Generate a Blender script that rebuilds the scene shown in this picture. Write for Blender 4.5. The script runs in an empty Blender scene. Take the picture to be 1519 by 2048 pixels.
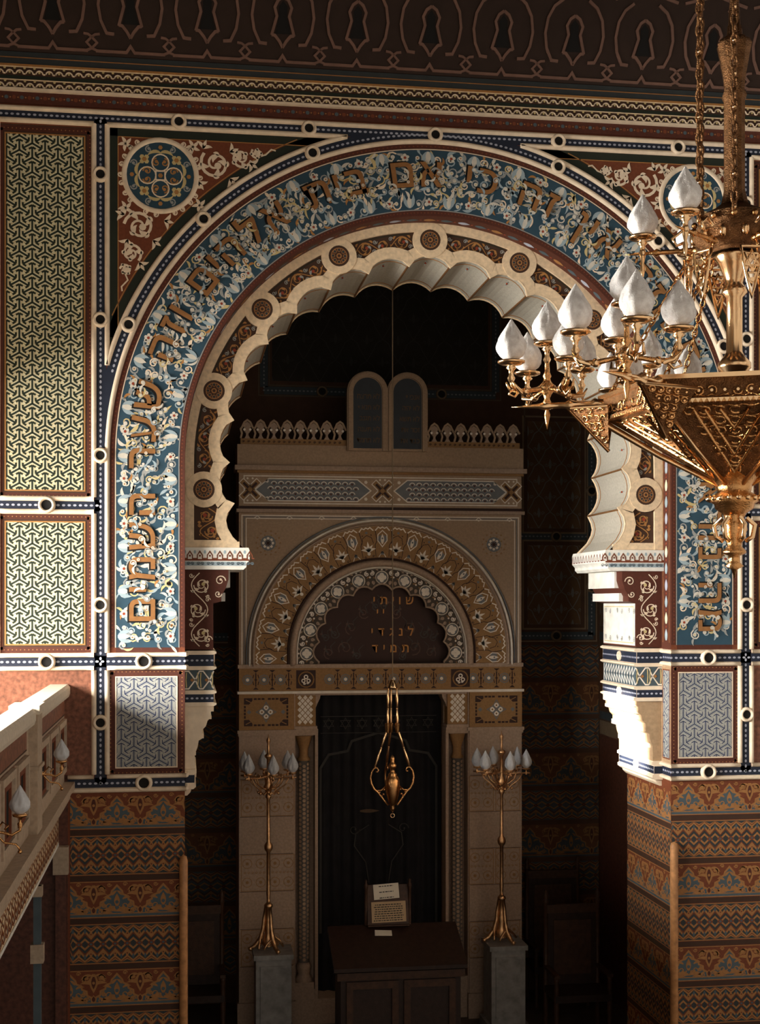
import bpy, math, random
from mathutils import Vector, Matrix
R = random.Random(7)
PI = math.pi
SC = bpy.context.scene
COL = SC.collection
THETA = math.atan(390/2660)

# ------------------------------------------------------------------ materials
MATS = {}
def mat(name, col, rough=.7, metal=0., var=.12, vscale=9., bump=0., trans=0., spec=.35, coat=0.):
    if name in MATS: return MATS[name]
    m = bpy.data.materials.new(name); m.use_nodes = True
    nt = m.node_tree; b = nt.nodes['Principled BSDF']
    b.inputs['Roughness'].default_value = rough
    b.inputs['Metallic'].default_value = metal
    b.inputs['Specular IOR Level'].default_value = spec
    if trans: b.inputs['Transmission Weight'].default_value = trans
    if coat: b.inputs['Coat Weight'].default_value = coat
    tc = nt.nodes.new('ShaderNodeTexCoord')
    n = nt.nodes.new('ShaderNodeTexNoise'); n.inputs['Scale'].default_value = vscale; n.inputs['Detail'].default_value = 5
    nt.links.new(tc.outputs['Object'], n.inputs['Vector'])
    r = nt.nodes.new('ShaderNodeValToRGB')
    lo = [max(0, c*(1-var)) for c in col]; hi = [min(1, c*(1+var)) for c in col]
    r.color_ramp.elements[0].color = (*lo, 1); r.color_ramp.elements[1].color = (*hi, 1)
    r.color_ramp.elements[0].position = .3; r.color_ramp.elements[1].position = .7
    nt.links.new(n.outputs['Fac'], r.inputs['Fac']); nt.links.new(r.outputs['Color'], b.inputs['Base Color'])
    if bump:
        bp = nt.nodes.new('ShaderNodeBump'); bp.inputs['Strength'].default_value = bump; bp.inputs['Distance'].default_value = .01
        n2 = nt.nodes.new('ShaderNodeTexNoise'); n2.inputs['Scale'].default_value = vscale*6; n2.inputs['Detail'].default_value = 3
        nt.links.new(tc.outputs['Object'], n2.inputs['Vector'])
        nt.links.new(n2.outputs['Fac'], bp.inputs['Height']); nt.links.new(bp.outputs['Normal'], b.inputs['Normal'])
    MATS[name] = m
    return m
cream   = mat('cream_paint', (.86,.71,.54), .6, vscale=14, var=.1)
creamo  = mat('cream_ochre_plaster', (.78,.60,.40), .65, vscale=30, var=.14)
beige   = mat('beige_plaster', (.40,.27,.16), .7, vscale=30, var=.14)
white   = mat('white_paint', (.80,.78,.72), .6)
ltblue  = mat('light_blue_paint', (.33,.42,.47), .7)
inscw   = mat('inscription_white_paint', (.66,.62,.54), .7)
paleb   = mat('pale_blue_grey_paint', (.33,.34,.33), .7, vscale=60)
ltgrey  = mat('light_grey_paint', (.50,.48,.42), .7, vscale=60)
latnavy = mat('lattice_navy_paint', (.04,.055,.12), .7)
teal    = mat('teal_blue_paint', (.025,.065,.10), .7)
navy    = mat('navy_paint', (.013,.019,.040), .6)
beadm   = mat('bead_grey_blue_paint', (.42,.45,.55), .6)
rust    = mat('rust_red_paint', (.17,.045,.017), .7, vscale=40)
maroon  = mat('maroon_paint', (.085,.022,.012), .7, vscale=40)
brown   = mat('dark_brown_paint', (.055,.025,.014), .7)
dkgreen = mat('dark_green_paint', (.016,.022,.014), .7)
lattc   = mat('lattice_straw_paint', (.74,.70,.50), .65, vscale=20)
lattg   = mat('lattice_green_black_paint', (.020,.030,.018), .7)
latto   = mat('lattice_ochre_paint', (.50,.33,.13), .65)
ochre   = mat('ochre_paint', (.42,.20,.06), .6, vscale=30)
ochred  = mat('dull_ochre_paint', (.36,.165,.055), .65, vscale=30)
tan     = mat('tan_gilding', (.29,.13,.042), .5, vscale=30)
redfl   = mat('red_flower_paint', (.30,.05,.02), .6)
straw   = mat('straw_paint', (.62,.50,.24), .6)
slate   = mat('slate_blue_paint', (.075,.105,.125), .7)
slated  = mat('dark_slate_paint', (.035,.042,.045), .7)
marble  = mat('red_marbled_paint', (.22,.085,.05), .5, vscale=26, var=.45)
marbled = mat('dark_red_marbled_paint', (.10,.035,.022), .5, vscale=26, var=.4)
black   = mat('black_recess', (.006,.005,.005), .8)
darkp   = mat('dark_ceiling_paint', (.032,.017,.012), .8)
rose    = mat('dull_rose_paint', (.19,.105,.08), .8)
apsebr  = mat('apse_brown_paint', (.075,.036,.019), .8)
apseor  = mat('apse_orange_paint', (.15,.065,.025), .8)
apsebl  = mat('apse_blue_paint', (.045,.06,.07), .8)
arkst   = mat('ark_stone', (.42,.30,.22), .6, vscale=40, var=.15)
arkor   = mat('ark_orange_plaster', (.33,.18,.07), .65, vscale=40)
arkbe   = mat('ark_beige_plaster', (.42,.29,.19), .65, vscale=40)
arkwh   = mat('ark_white_inlay', (.88,.80,.70), .5)
arkgr   = mat('ark_grey_inlay', (.19,.20,.21), .6)
tymp    = mat('tympanum_maroon', (.045,.017,.012), .6)
gold    = mat('gilded_letter', (.55,.24,.06), .45, metal=.2)
brass   = mat('brass', (.66,.36,.15), .22, metal=1., var=.2, vscale=25, bump=.3)
brassd  = mat('dark_brass', (.20,.10,.045), .34, metal=1., var=.35, vscale=30, bump=.8)
brassl  = mat('bright_brass', (.92,.62,.35), .2, metal=1., var=.1)
glass   = mat('frosted_white_glass', (.96,.92,.91), .36, var=.26, vscale=38, trans=.05, spec=.5, bump=.5)
glassg  = mat('grey_frosted_glass', (.62,.64,.68), .4, var=.1, vscale=40, trans=.12)
wood    = mat('dark_wood', (.026,.012,.008), .5, vscale=18, var=.3, bump=.2)
woodm   = mat('brown_wood', (.055,.024,.012), .5, vscale=18, var=.3, bump=.2)
guardw  = mat('varnished_wood', (.50,.24,.10), .35, vscale=20, var=.25)
velvet  = mat('dark_curtain_velvet', (.012,.011,.013), .9, var=.3, vscale=5)
velvetl = mat('curtain_embroidery', (.045,.042,.038), .8)
plinthm = mat('grey_marble', (.25,.24,.23), .5, vscale=12, var=.25)
paper   = mat('paper', (.72,.66,.56), .8, var=.04)
paperd  = mat('aged_paper', (.50,.36,.22), .8, var=.06)
ink     = mat('ink', (.02,.02,.02), .7)
floorm  = mat('stone_floor', (.10,.075,.055), .5, vscale=5, var=.3)
plast   = mat('plain_plaster', (.30,.25,.19), .8, vscale=6)
ropem   = mat('cord', (.30,.22,.14), .6)

# ------------------------------------------------------------------ maps (u along, v up / outward, h proud of the surface)
def wmap(Y, x0=0., z0=0.):
    return lambda u, v, h: (x0+u, Y-h, z0+v)
def smap(X, sg):                 # a reveal: u = depth, v = height, proud towards sg
    return lambda u, v, h: (X+sg*h, u, v)
def pathmap(cx, cz, r0, z0, Y):  # stilted arch path: u from left foot, over the top, to right foot; v outward
    L = cz-z0; A = PI*r0
    def f(u, v, h):
        if u < L: return (cx-(r0+v), Y-h, z0+u)
        if u > L+A: return (cx+(r0+v), Y-h, cz-(u-L-A))
        a = PI-(u-L)/r0
        return (cx+(r0+v)*math.cos(a), Y-h, cz+(r0+v)*math.sin(a))
    return f
def mirmap(f, cx):
    return lambda u, v, h: (lambda p: (2*cx-p[0], p[1], p[2]))(f(u, v, h))

# ------------------------------------------------------------------ mesh builder
class M:
    def __init__(s, f=None):
        s.v=[]; s.f=[]; s.mi=[]; s.mats=[]; s.sm=[]; s.map=f; s.clip=None
    def m(s, mt):
        if mt not in s.mats: s.mats.append(mt)
        return s.mats.index(mt)
    def P(s, u, v, h=0.):
        if s.clip:
            c=s.clip; u=min(max(u,c[0]),c[1]); v=min(max(v,c[2]),c[3])
        return s.map(u,v,h) if s.map else (u,v,h)
    def add(s, vs, fs, mt, smooth=False):
        o=len(s.v); s.v.extend(vs); k=s.m(mt)
        for f in fs:
            s.f.append(tuple(i+o for i in f)); s.mi.append(k); s.sm.append(smooth)
    # --- pattern pieces
    def poly(s, pts, mt, h=0.): s.add([s.P(u,v,h) for u,v in pts],[tuple(range(len(pts)))],mt)
    def rect(s, u0,u1,v0,v1,mt,h=0.,nu=1,nv=1):
        vs=[s.P(u0+(u1-u0)*i/nu, v0+(v1-v0)*j/nv, h) for j in range(nv+1) for i in range(nu+1)]
        s.add(vs,[(j*(nu+1)+i,j*(nu+1)+i+1,(j+1)*(nu+1)+i+1,(j+1)*(nu+1)+i) for j in range(nv) for i in range(nu)],mt)
    def disc(s, u,v,r,mt,h=0.,n=10,ru=None,rot=0.):
        ru = ru or r; c,sn=math.cos(rot),math.sin(rot)
        s.poly([(u+ru*math.cos(2*PI*i/n)*c-r*math.sin(2*PI*i/n)*sn, v+ru*math.cos(2*PI*i/n)*sn+r*math.sin(2*PI*i/n)*c) for i in range(n)],mt,h)
    def sweep(s, pts, prof, mt, closed=False, smooth=False, ws=None, capends=False):
        n=len(pts)
        if n<2: return
        vs=[]; k=len(prof)
        for i,(u,v) in enumerate(pts):
            a=pts[i-1] if (i>0 or closed) else pts[i]; b=pts[(i+1)%n] if (i<n-1 or closed) else pts[i]
            d1=Vector((u-a[0],v-a[1])); d2=Vector((b[0]-u,b[1]-v))
            if d1.length<1e-9: d1=d2.copy()
            if d2.length<1e-9: d2=d1.copy()
            if d1.length<1e-9: d1=d2=Vector((1,0))
            d1.normalize(); d2.normalize()
            t=d1+d2
            if t.length<1e-4: t=d1.copy()
            t.normalize(); nn=Vector((-t.y,t.x)); c=max(.45,nn.dot(Vector((-d1.y,d1.x))))
            w=ws[i] if ws else 1.
            for (o,h) in prof: vs.append(s.P(u+nn.x*o*w/c, v+nn.y*o*w/c, h))
        fs=[]
        for i in range(n if closed else n-1):
            j=(i+1)%n
            for q in range(k-1): fs.append((i*k+q,j*k+q,j*k+q+1,i*k+q+1))
        if capends and not closed and k>2:
            fs.append(tuple(range(k))); fs.append(tuple((n-1)*k+q for q in range(k)))
        s.add(vs,fs,mt,smooth)
    def stroke(s, pts,w,mt,h=.001,closed=False,ws=None): s.sweep(pts,[(-w/2,h),(w/2,h)],mt,closed,ws=ws)
    def raised(s, pts,w,mt,h0=0,h1=.03,closed=False): s.sweep(pts,[(-w/2,h0),(-w/2,h1),(w/2,h1),(w/2,h0)],mt,closed,capends=True)
    def mould(s, pts,w,mt,h0=0.,hh=.03,closed=False,n=5):
        s.sweep(pts,[(-w/2*math.cos(PI*i/n),h0+hh*math.sin(PI*i/n)) for i in range(n+1)],mt,closed,smooth=True,capends=True)
    def circ(s,u,v,r,n=20): return [(u+r*math.cos(2*PI*i/n),v+r*math.sin(2*PI*i/n)) for i in range(n)]
    def curl(s,u,v,r,a0,d,w,mt,h=.002,turns=1.1,tip=True,n=14):
        pts=[];ws=[]
        for i in range(n+1):
            t=i/n; a=a0+d*turns*2*PI*t; rr=r*(1-.78*t)
            pts.append((u+rr*math.cos(a),v+rr*math.sin(a))); ws.append(1.-.35*t)
        s.stroke(pts,w,mt,h,ws=ws)
        if tip: s.disc(pts[-1][0],pts[-1][1],w*1.15,mt,h+.0004,8)
        return pts
    def leaf(s,u,v,l,a,w,mt,h=.003,bend=.3):
        pts=[];ws=[]
        for i in range(7):
            t=i/6; aa=a+bend*(t-.2)
            pts.append((u+l*t*math.cos(aa),v+l*t*math.sin(aa))); ws.append(max(.04,math.sin(PI*min(1,.12+t*.88))))
        s.stroke(pts,w,mt,h,ws=ws)
    # --- 3-D pieces (world coordinates)
    def box(s,x0,x1,y0,y1,z0,z1,mt):
        vs=[(x,y,z) for z in (z0,z1) for y in (y0,y1) for x in (x0,x1)]
        s.add(vs,[(0,2,3,1),(4,5,7,6),(0,1,5,4),(2,6,7,3),(0,4,6,2),(1,3,7,5)],mt)
    def prism(s,poly,axis,a,b,mt,smooth=False):   # polygon in the two other axes, extruded
        def q(p,t):
            if axis=='y': return (p[0],t,p[1])
            if axis=='x': return (t,p[0],p[1])
            return (p[0],p[1],t)
        n=len(poly)
        s.add([q(p,a) for p in poly]+[q(p,b) for p in poly],[tuple(range(n)),tuple(range(2*n-1,n-1,-1))]+[(i,(i+1)%n,(i+1)%n+n,i+n) for i in range(n)],mt,smooth)
    def lathe(s,prof,c,mt,n=16,mod=None,smooth=True,ax=None):
        # prof (r,z); ax: optional direction for the axis
        vs=[]; 
        Mx=Matrix.Identity(3)
        if ax is not None: Mx=Vector((0,0,1)).rotation_difference(Vector(ax)).to_matrix()
        for (r,z) in prof:
            for i in range(n):
                a=2*PI*i/n; rr=r*(mod(a,z) if mod else 1)
                p=Mx@Vector((rr*math.cos(a),rr*math.sin(a),z)); vs.append((c[0]+p.x,c[1]+p.y,c[2]+p.z))
        fs=[(j*n+i,j*n+(i+1)%n,(j+1)*n+(i+1)%n,(j+1)*n+i) for j in range(len(prof)-1) for i in range(n)]
        if prof[0][0]>1e-4: fs.append(tuple(range(n)))
        if prof[-1][0]>1e-4: fs.append(tuple((len(prof)-1)*n+i for i in range(n)))
        s.add(vs,fs,mt,smooth)
    def tube(s,pts,r,mt,n=8,closed=False):
        P_=[Vector(p) for p in pts]; k=len(P_); vs=[]
        rs=r if isinstance(r,(list,tuple)) else [r]*k
        ref=None
        for i in range(k):
            a=P_[i-1] if (i>0 or closed) else P_[i]; b=P_[(i+1)%k] if (i<k-1 or closed) else P_[i]
            t=(b-a)
            if t.length<1e-9: t=Vector((0,0,1))
            t.normalize()
            if ref is None: ref=Vector((0,0,1)) if abs(t.z)<.9 else Vector((1,0,0))
            e1=(ref-t*ref.dot(t))
            if e1.length<1e-5: e1=t.orthogonal()
            e1.normalize(); ref=e1; e2=t.cross(e1)
            for j in range(n):
                q=P_[i]+(e1*math.cos(2*PI*j/n)+e2*math.sin(2*PI*j/n))*rs[i]; vs.append(tuple(q))
        fs=[(i*n+j,i*n+(j+1)%n,((i+1)%k)*n+(j+1)%n,((i+1)%k)*n+j) for i in range(k if closed else k-1) for j in range(n)]
        if not closed: fs+= [tuple(range(n)),tuple((k-1)*n+j for j in range(n))]
        s.add(vs,fs,mt,True)
    def ball(s,c,r,mt,n=10,rz=None):
        rz=rz or r
        s.lathe([(max(1e-5,r*math.sin(PI*i/6)),-rz*math.cos(PI*i/6)) for i in range(7)],c,mt,n)
    def build(s,name,parent=None,loc=None,kind=None):
        me=bpy.data.meshes.new(name)
        vs=s.v
        if loc is not None: vs=[(a-loc[0],b-loc[1],c-loc[2]) for a,b,c in vs]
        me.from_pydata(vs,[],s.f)
        for mt in s.mats: me.materials.append(mt)
        me.polygons.foreach_set('material_index',s.mi); me.polygons.foreach_set('use_smooth',s.sm)
        me.update()
        o=bpy.data.objects.new(name,me); COL.objects.link(o)
        if loc is not None: o.location=loc
        if parent is not None:
            o.parent=parent
            if loc is None: o.matrix_parent_inverse=Matrix.Translation(wloc(parent)).inverted()
            else: o.location=Vector(loc)-wloc(parent)
        if kind: o['kind']=kind
        return o
def wloc(o):
    v=Vector((0,0,0)); 
    while o is not None:
        v+=o.location
        if o.parent is not None: v+=o.matrix_parent_inverse.translation
        o=o.parent
    return v
def thing(name,label,cat,loc,group=None):
    o=bpy.data.objects.new(name,None); COL.objects.link(o); o.location=loc; o.empty_display_size=.1
    o['label']=label; o['category']=cat
    if group: o['group']=group
    return o
def dup(root,loc,label,group=None):
    r=root.copy(); COL.objects.link(r); r.location=loc; r['label']=label
    if group: r['group']=group
    def rec(a,b):
        for ch in list(a.children):
            c=ch.copy(); COL.objects.link(c); mi_=ch.matrix_parent_inverse.copy(); c.parent=b; c.matrix_parent_inverse=mi_; rec(ch,c)
    rec(root,r)
    return r

# ------------------------------------------------------------------ painted patterns
def arcpts(cx,cy,r,a0,a1,n): return [(cx+r*math.cos(a0+(a1-a0)*i/n),cy+r*math.sin(a0+(a1-a0)*i/n)) for i in range(n+1)]
def lin(a,b,n): return [(a[0]+(b[0]-a[0])*i/n,a[1]+(b[1]-a[1])*i/n) for i in range(n+1)]
def p_lattice(g,u0,u1,v0,v1,bg,c1,core,a=.127,h=.001):
    g.rect(u0,u1,v0,v1,bg,h); g.clip=(u0,u1,v0,v1)
    dx=a*math.sqrt(3)/2
    ni=int((u1-u0)/dx)+2; nj=int((v1-v0)/a)+3
    off=((u1-u0)-int((u1-u0)/dx)*dx)/2
    D_=[(math.cos(math.radians(k)),math.sin(math.radians(k))) for k in (90,210,330)]
    for i in range(-1,ni+1):
        for j in range(-1,nj+1):
            x=u0+off+i*dx; y=v0+j*a+(a/2 if i%2 else 0)
            if x<u0-.06 or x>u1+.06: continue
            for q,d in enumerate(D_):
                L=a*.74; tx,ty=x+d[0]*L,y+d[1]*L
                g.stroke([(x,y),(tx,ty)],core[1]*a,core[0],h+.0010)
                for e in (D_[(q+1)%3],D_[(q+2)%3]):
                    g.stroke([(tx-d[0]*a*.02,ty-d[1]*a*.02),(tx+e[0]*a*.27,ty+e[1]*a*.27)],core[1]*a,core[0],h+.0012)
                    ox,oy=-d[1],d[0]
                for s in (-1,1):
                    nx,ny=-d[1]*s*a*.17,d[0]*s*a*.17
                    g.stroke([(x+nx+d[0]*a*.12,y+ny+d[1]*a*.12),(x+nx+d[0]*L*.85,y+ny+d[1]*L*.85)],a*.05,c1,h+.0006)
    g.clip=None
def p_bluelattice(g,u0,u1,v0,v1,h=.001,a=.127):
    p_lattice(g,u0,u1,v0,v1,paleb,ltgrey,(latnavy,.065),a,h)
def p_dots(g,path,step,r,mt,h=.002,ru=None,n=6):
    # beads along a polyline
    acc=0
    for (a,b) in zip(path,path[1:]):
        L=math.hypot(b[0]-a[0],b[1]-a[1]); 
        if L<1e-9: continue
        ang=math.atan2(b[1]-a[1],b[0]-a[0])
        while acc<L:
            t=acc/L; g.disc(a[0]+(b[0]-a[0])*t,a[1]+(b[1]-a[1])*t,r,mt,h,n,ru or r,ang); acc+=step
        acc-=L
def dens(a,b,st=.08):
    n=max(1,int(math.hypot(b[0]-a[0],b[1]-a[1])/st)); return lin(a,b,n)
def vine(g,x0,x1,y0,y1,mt,w=.012,h=.002,n=3,fl=None,seed=1,flip=1):
    # an arabesque vine climbing a rectangle: waving stem, spiral branches, leaves and buds
    H_=(y1-y0)/n; W=x1-x0; cx=(x0+x1)/2; r=min(W*.36,H_*.42)
    g.stroke([(cx-flip*W*.34*math.sin(PI*t/16*n),y0+(y1-y0)*t/16) for t in range(17)] if n<3 else [(cx-flip*W*.36*math.sin(PI*(t/24)*n),y0+(y1-y0)*t/24) for t in range(25)],w,mt,h)
    for i in range(n):
        s=flip if i%2==0 else -flip
        cy=y0+H_*(i+.5); c=cx+s*W*.10
        pts=g.curl(c,cy,r,PI if s>0 else 0,s,w*1.15,mt,h+.0004,1.6,n=26)
        for q in (1,5,9,14):
            p=pts[q]; a=math.atan2(p[1]-cy,p[0]-c)
            g.leaf(p[0],p[1],r*.62,a+s*(PI/2+.45),w*2.3,mt,h+.0006,.9*s)
            if q in(5,9): g.leaf(p[0],p[1],r*.36,a+s*.8,w*1.9,mt,h+.0006,.8*s)
        g.disc(pts[-1][0],pts[-1][1],w*1.9,fl or mt,h+.0012,8)
        g.curl(cx-s*W*.36,cy+H_*.40,r*.34,0,-s,w*.8,mt,h+.0004,1.1,n=10); g.curl(cx+s*W*.36,cy-H_*.44,r*.26,PI,s,w*.8,mt,h+.0004,1.,n=9)
        for a in (-.6,0,.6): g.leaf(cx-s*W*.30,cy-H_*.30,r*.42,PI/2+a,w*1.6,mt,h+.0006,a*.5)
def clipf(g,c): g.clip=c
def p_palm(g,u0,u1,v0,v1,per=.405,h=.001,ph=0.,A=None):
    A=A or (rust,slate,ochred,maroon)
    g.clip=(u0,u1,v0,v1); H_=v1-v0
    g.rect(u0,u1,v0,v1,A[0],h)
    k0=int((u0-ph)/per)-1; k1=int((u1-ph)/per)+2
    g.rect(u0,u1,v0,v0+.022,A[1],h+.0008); g.rect(u0,u1,v0+.022,v0+.030,A[2],h+.0014)
    for k in range(k0,k1):
        c=ph+k*per
        # ogee blue field under a cusped arch
        og=[(-.47,.10),(-.45,.24),(-.36,.30),(-.35,.42),(-.25,.48),(-.24,.58),(-.13,.64),(-.11,.74),(0,.90)]
        pts=[(c+x*per,v0+y*H_) for x,y in og]+[(c-x*per,v0+y*H_) for x,y in reversed(og[:-1])]
        g.poly(pts,A[1],h+.0006); g.stroke(pts,.017,A[2],h+.0016)
        pi=[(c+(x*.86)*per,v0+(y*.9-.02)*H_) for x,y in og]+[(c-(x*.86)*per,v0+(y*.9-.02)*H_) for x,y in reversed(og[:-1])]
        # inner arabesque
        g.leaf(c,v0+.30*H_,.36*H_,PI/2,.05,A[2],h+.002,0)
        g.disc(c,v0+.42*H_,.016,A[1],h+.003,8)
        for s in (-1,1):
            g.curl(c+s*.16*per,v0+.30*H_,.045,0 if s<0 else PI,s,.011,A[2],h+.002,1.1)
            g.leaf(c,v0+.16*H_,.15,PI/2-s*1.15,.035,A[2],h+.0018,-.7*s)
            g.leaf(c+s*.05,v0+.5*H_,.075,PI/2-s*.9,.022,A[2],h+.002,-.6*s)
            g.curl(c+s*.34*per,v0+.16*H_,.030,0,s,.011,A[2],h+.002,1.)
            g.curl(c+s*.27*per,v0+.33*H_,.026,PI/2,-s,.011,A[2],h+.0021,1.1,n=9); g.leaf(c+s*.10*per,v0+.62*H_,.06,PI/2+s*.5,.022,A[2],h+.0021,.4*s); g.leaf(c+s*.30*per,v0+.10*H_,.085,PI/2+s*1.2,.024,A[2],h+.0021,.4*s); g.curl(c+s*.09*per,v0+.22*H_,.028,PI,s,.011,A[2],h+.0022,1.1,n=9)
            g.leaf(c+s*.22*per,v0+.16*H_,.09,PI/2-s*1.5,.02,A[2],h+.0018,.5*s)
        # hanging palmette between two arches
        c2=c+per/2
        g.leaf(c2,v0+.92*H_,.55*H_,-PI/2,.075,A[2],h+.0015,0); g.leaf(c2,v0+.84*H_,.36*H_,-PI/2,.04,A[3],h+.0025,0)
        g.disc(c2,v0+.66*H_,.013,A[2],h+.0035,8)
        for s in (-1,1):
            g.leaf(c2,v0+.60*H_,.12,PI/2-s*1.0,.03,A[2],h+.0018,-.6*s); g.curl(c2+s*.16*per,v0+.80*H_,.035,0,s,.012,A[2],h+.002,1.); g.leaf(c2+s*.02,v0+.88*H_,.10,PI/2-s*1.5,.028,A[2],h+.002,-.6*s); g.leaf(c2+s*.10,v0+.70*H_,.07,PI/2+s*.6,.022,A[2],h+.002,.6*s)
            g.curl(c2+s*.33*per,v0+.93*H_,.022,0,-s,.009,A[2],h+.002,.9)
        g.leaf(c2,v0+.02,.24*H_,PI/2,.05,A[2],h+.0018,0); g.leaf(c2,v0+.035,.16*H_,PI/2,.03,A[3],h+.0028,0)
    g.clip=None
def p_zig(g,u0,u1,v0,v1,per=.105,h=.001,ph=0.,A=None):
    A=A or (slated,rust,ochred,slate)
    g.clip=(u0,u1,v0,v1); H_=v1-v0
    g.rect(u0,u1,v0,v1,A[0],h)
    k0=int((u0-ph)/per)-1; k1=int((u1-ph)/per)+2
    def zig(vc,am,w,mt,hh,sh=0.):
        pts=[]
        for k in range(k0*2,k1*2+1): pts.append((ph+sh+k*per/2, vc+(am if k%2 else -am)))
        g.stroke(pts,w,mt,hh)
    for s in (-1,1):
        mid=(v0+v1)/2
        zig(mid+s*.44*H_,.022*s,.022,A[1],h+.0006); zig(mid+s*.47*H_,.022*s,.010,A[2],h+.0014); zig(mid+s*.39*H_,.022*s,.014,A[2],h+.0016)
        zig(mid+s*.25*H_,.030*s,.017,A[2],h+.0016,0); zig(mid+s*.19*H_,.026*s,.010,A[1],h+.0014)
        zig(mid+s*.06*H_,.024*s,.016,A[2],h+.0018)
        for k in range(k0,k1):
            c=ph+k*per
            g.leaf(c,mid+s*.17*H_,.062*1,s*PI/2,.030,A[2],h+.002,0); g.disc(c,mid+s*.26*H_,.008,A[1],h+.003,6)
            g.leaf(c+per/2,mid+s*.29*H_,.04,s*PI/2,.022,A[3],h+.0018,0)
            g.disc(c+per/2,mid+s*.12*H_,.010,A[2],h+.002,6)
    for k in range(k0,k1):
        c=ph+k*per
        g.disc(c,(v0+v1)/2,.024,A[1],h+.0022,4,.034); g.disc(c,(v0+v1)/2,.011,A[3],h+.003,4,.015)
    g.clip=None
def p_stripe(g,u0,u1,v0,v1,h=.001):
    g.rect(u0,u1,v0,v1,maroon,h); H_=v1-v0
    g.rect(u0,u1,v0,v0+.12*H_,ochred,h+.0008); g.rect(u0,u1,v1-.12*H_,v1,ochred,h+.0008)
    g.rect(u0,u1,v0+.22*H_,v1-.22*H_,brown,h+.0008)
def p_wainscot(g,u0,u1,top,bottom,ph=0.,h=.001):
    z=top-.012
    while z>bottom:
        for kind,hh in (('p',.305),('s',.072),('z',.335),('s',.072)):
            a=max(bottom,z-hh)
            if z-a<.03: z=bottom; break
            if kind=='p': p_palm(g,u0,u1,z-hh if a==z-hh else a,z,h=h,ph=ph)
            elif kind=='z': p_zig(g,u0,u1,a,z,h=h,ph=ph)
            else: p_stripe(g,u0,u1,a,z,h)
            z=a
            if z<=bottom: break

# text glyphs as flat meshes
_gl={}
def glyph(ch):
    if ch in _gl: return _gl[ch]
    c=bpy.data.curves.new('letter','FONT'); c.body=ch; c.size=1; c.offset=.012; c.resolution_u=3
    o=bpy.data.objects.new('letter',c); COL.objects.link(o); bpy.context.view_layer.update()
    dg=bpy.context.evaluated_depsgraph_get(); e=o.evaluated_get(dg); me=e.to_mesh()
    vs=[(v.co.x,v.co.y) for v in me.vertices]; fs=[tuple(p.vertices) for p in me.polygons]
    e.to_mesh_clear(); bpy.data.objects.remove(o); bpy.data.curves.remove(c)
    # boundary edges
    key={}; idx={}; rem=[]
    for i,p in enumerate(vs):
        k=(round(p[0],4),round(p[1],4)); rem.append(idx.setdefault(k,i))
    fs=[tuple(rem[i] for i in f) for f in fs]; cnt={}
    for f in fs:
        for a,b in zip(f,f[1:]+f[:1]):
            if a!=b: cnt.setdefault((min(a,b),max(a,b)),[]).append((a,b))
    be=[e_[0] for e_ in cnt.values() if len(e_)==1]
    xs=[p[0] for p in vs] or [0,.3]
    _gl[ch]=(vs,fs,be,min(xs),max(xs)); return _gl[ch]
def text(g,s,u,v,size,mt,h0,h1,side=None,rtl=True,gap=.10,space=.38,ang=0.,sx=1.,bold=0):
    """letters placed one by one. rtl: u is the RIGHT end and text runs left; returns the end u"""
    side=side or mt; c,sn=math.cos(ang),math.sin(ang); x=0.
    for ch in s:
        if ch==' ': x+=-space*size*sx if rtl else space*size*sx; continue
        vs,fs,be,a,b=glyph(ch); w=(b-a)*size*sx
        if rtl: x-=w
        def q(p,h):
            lx=x+(p[0]-a)*size*sx; ly=p[1]*size
            return g.P(u+lx*c-ly*sn, v+lx*sn+ly*c, h)
        g.add([q(p,h1) for p in vs],[f for f in fs if len(set(f))>2],mt)
        if h1-h0>.002:
            g.add([q(p,h) for p in vs for h in (h0,h1)],[(a_*2,b_*2,b_*2+1,a_*2+1) for a_,b_ in be],side)
        x+= -gap*size*sx if rtl else w+gap*size*sx
    return u+x

WIN_P=1250.; SUN_P=60.; WORLD_P=.66; EXPO=0.
# ================================================================== SETTING
CXA, ZC, RO = 2.265, 6.28, 2.265        # centre and radius of the great arch
XR = 4.53
NA = 96
def archring(g, x0,x1, ztop, y0, y1, mt):
    # wall with an arched opening: two jamb boxes and a fan above
    g.box(x0,0,y0,y1,0,ztop,mt); g.box(XR,x1,y0,y1,0,ztop,mt)
    ps=[(CXA+RO*math.cos(PI-PI*i/NA), ZC+RO*math.sin(PI-PI*i/NA)) for i in range(NA+1)]
    for a,b in zip(ps,ps[1:]):
        g.add([(a[0],y0,a[1]),(b[0],y0,b[1]),(b[0],y0,ztop),(a[0],y0,ztop),(a[0],y1,a[1]),(b[0],y1,b[1]),(b[0],y1,ztop),(a[0],y1,ztop)],
              [(0,1,2,3),(4,5,6,7),(0,4,5,1)],mt)
g=M(); archring(g,-4.5,9.0,10.9,0,1.25,rust); wall=g.build('wall_back',kind='structure')
W0=wmap(0)

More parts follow.
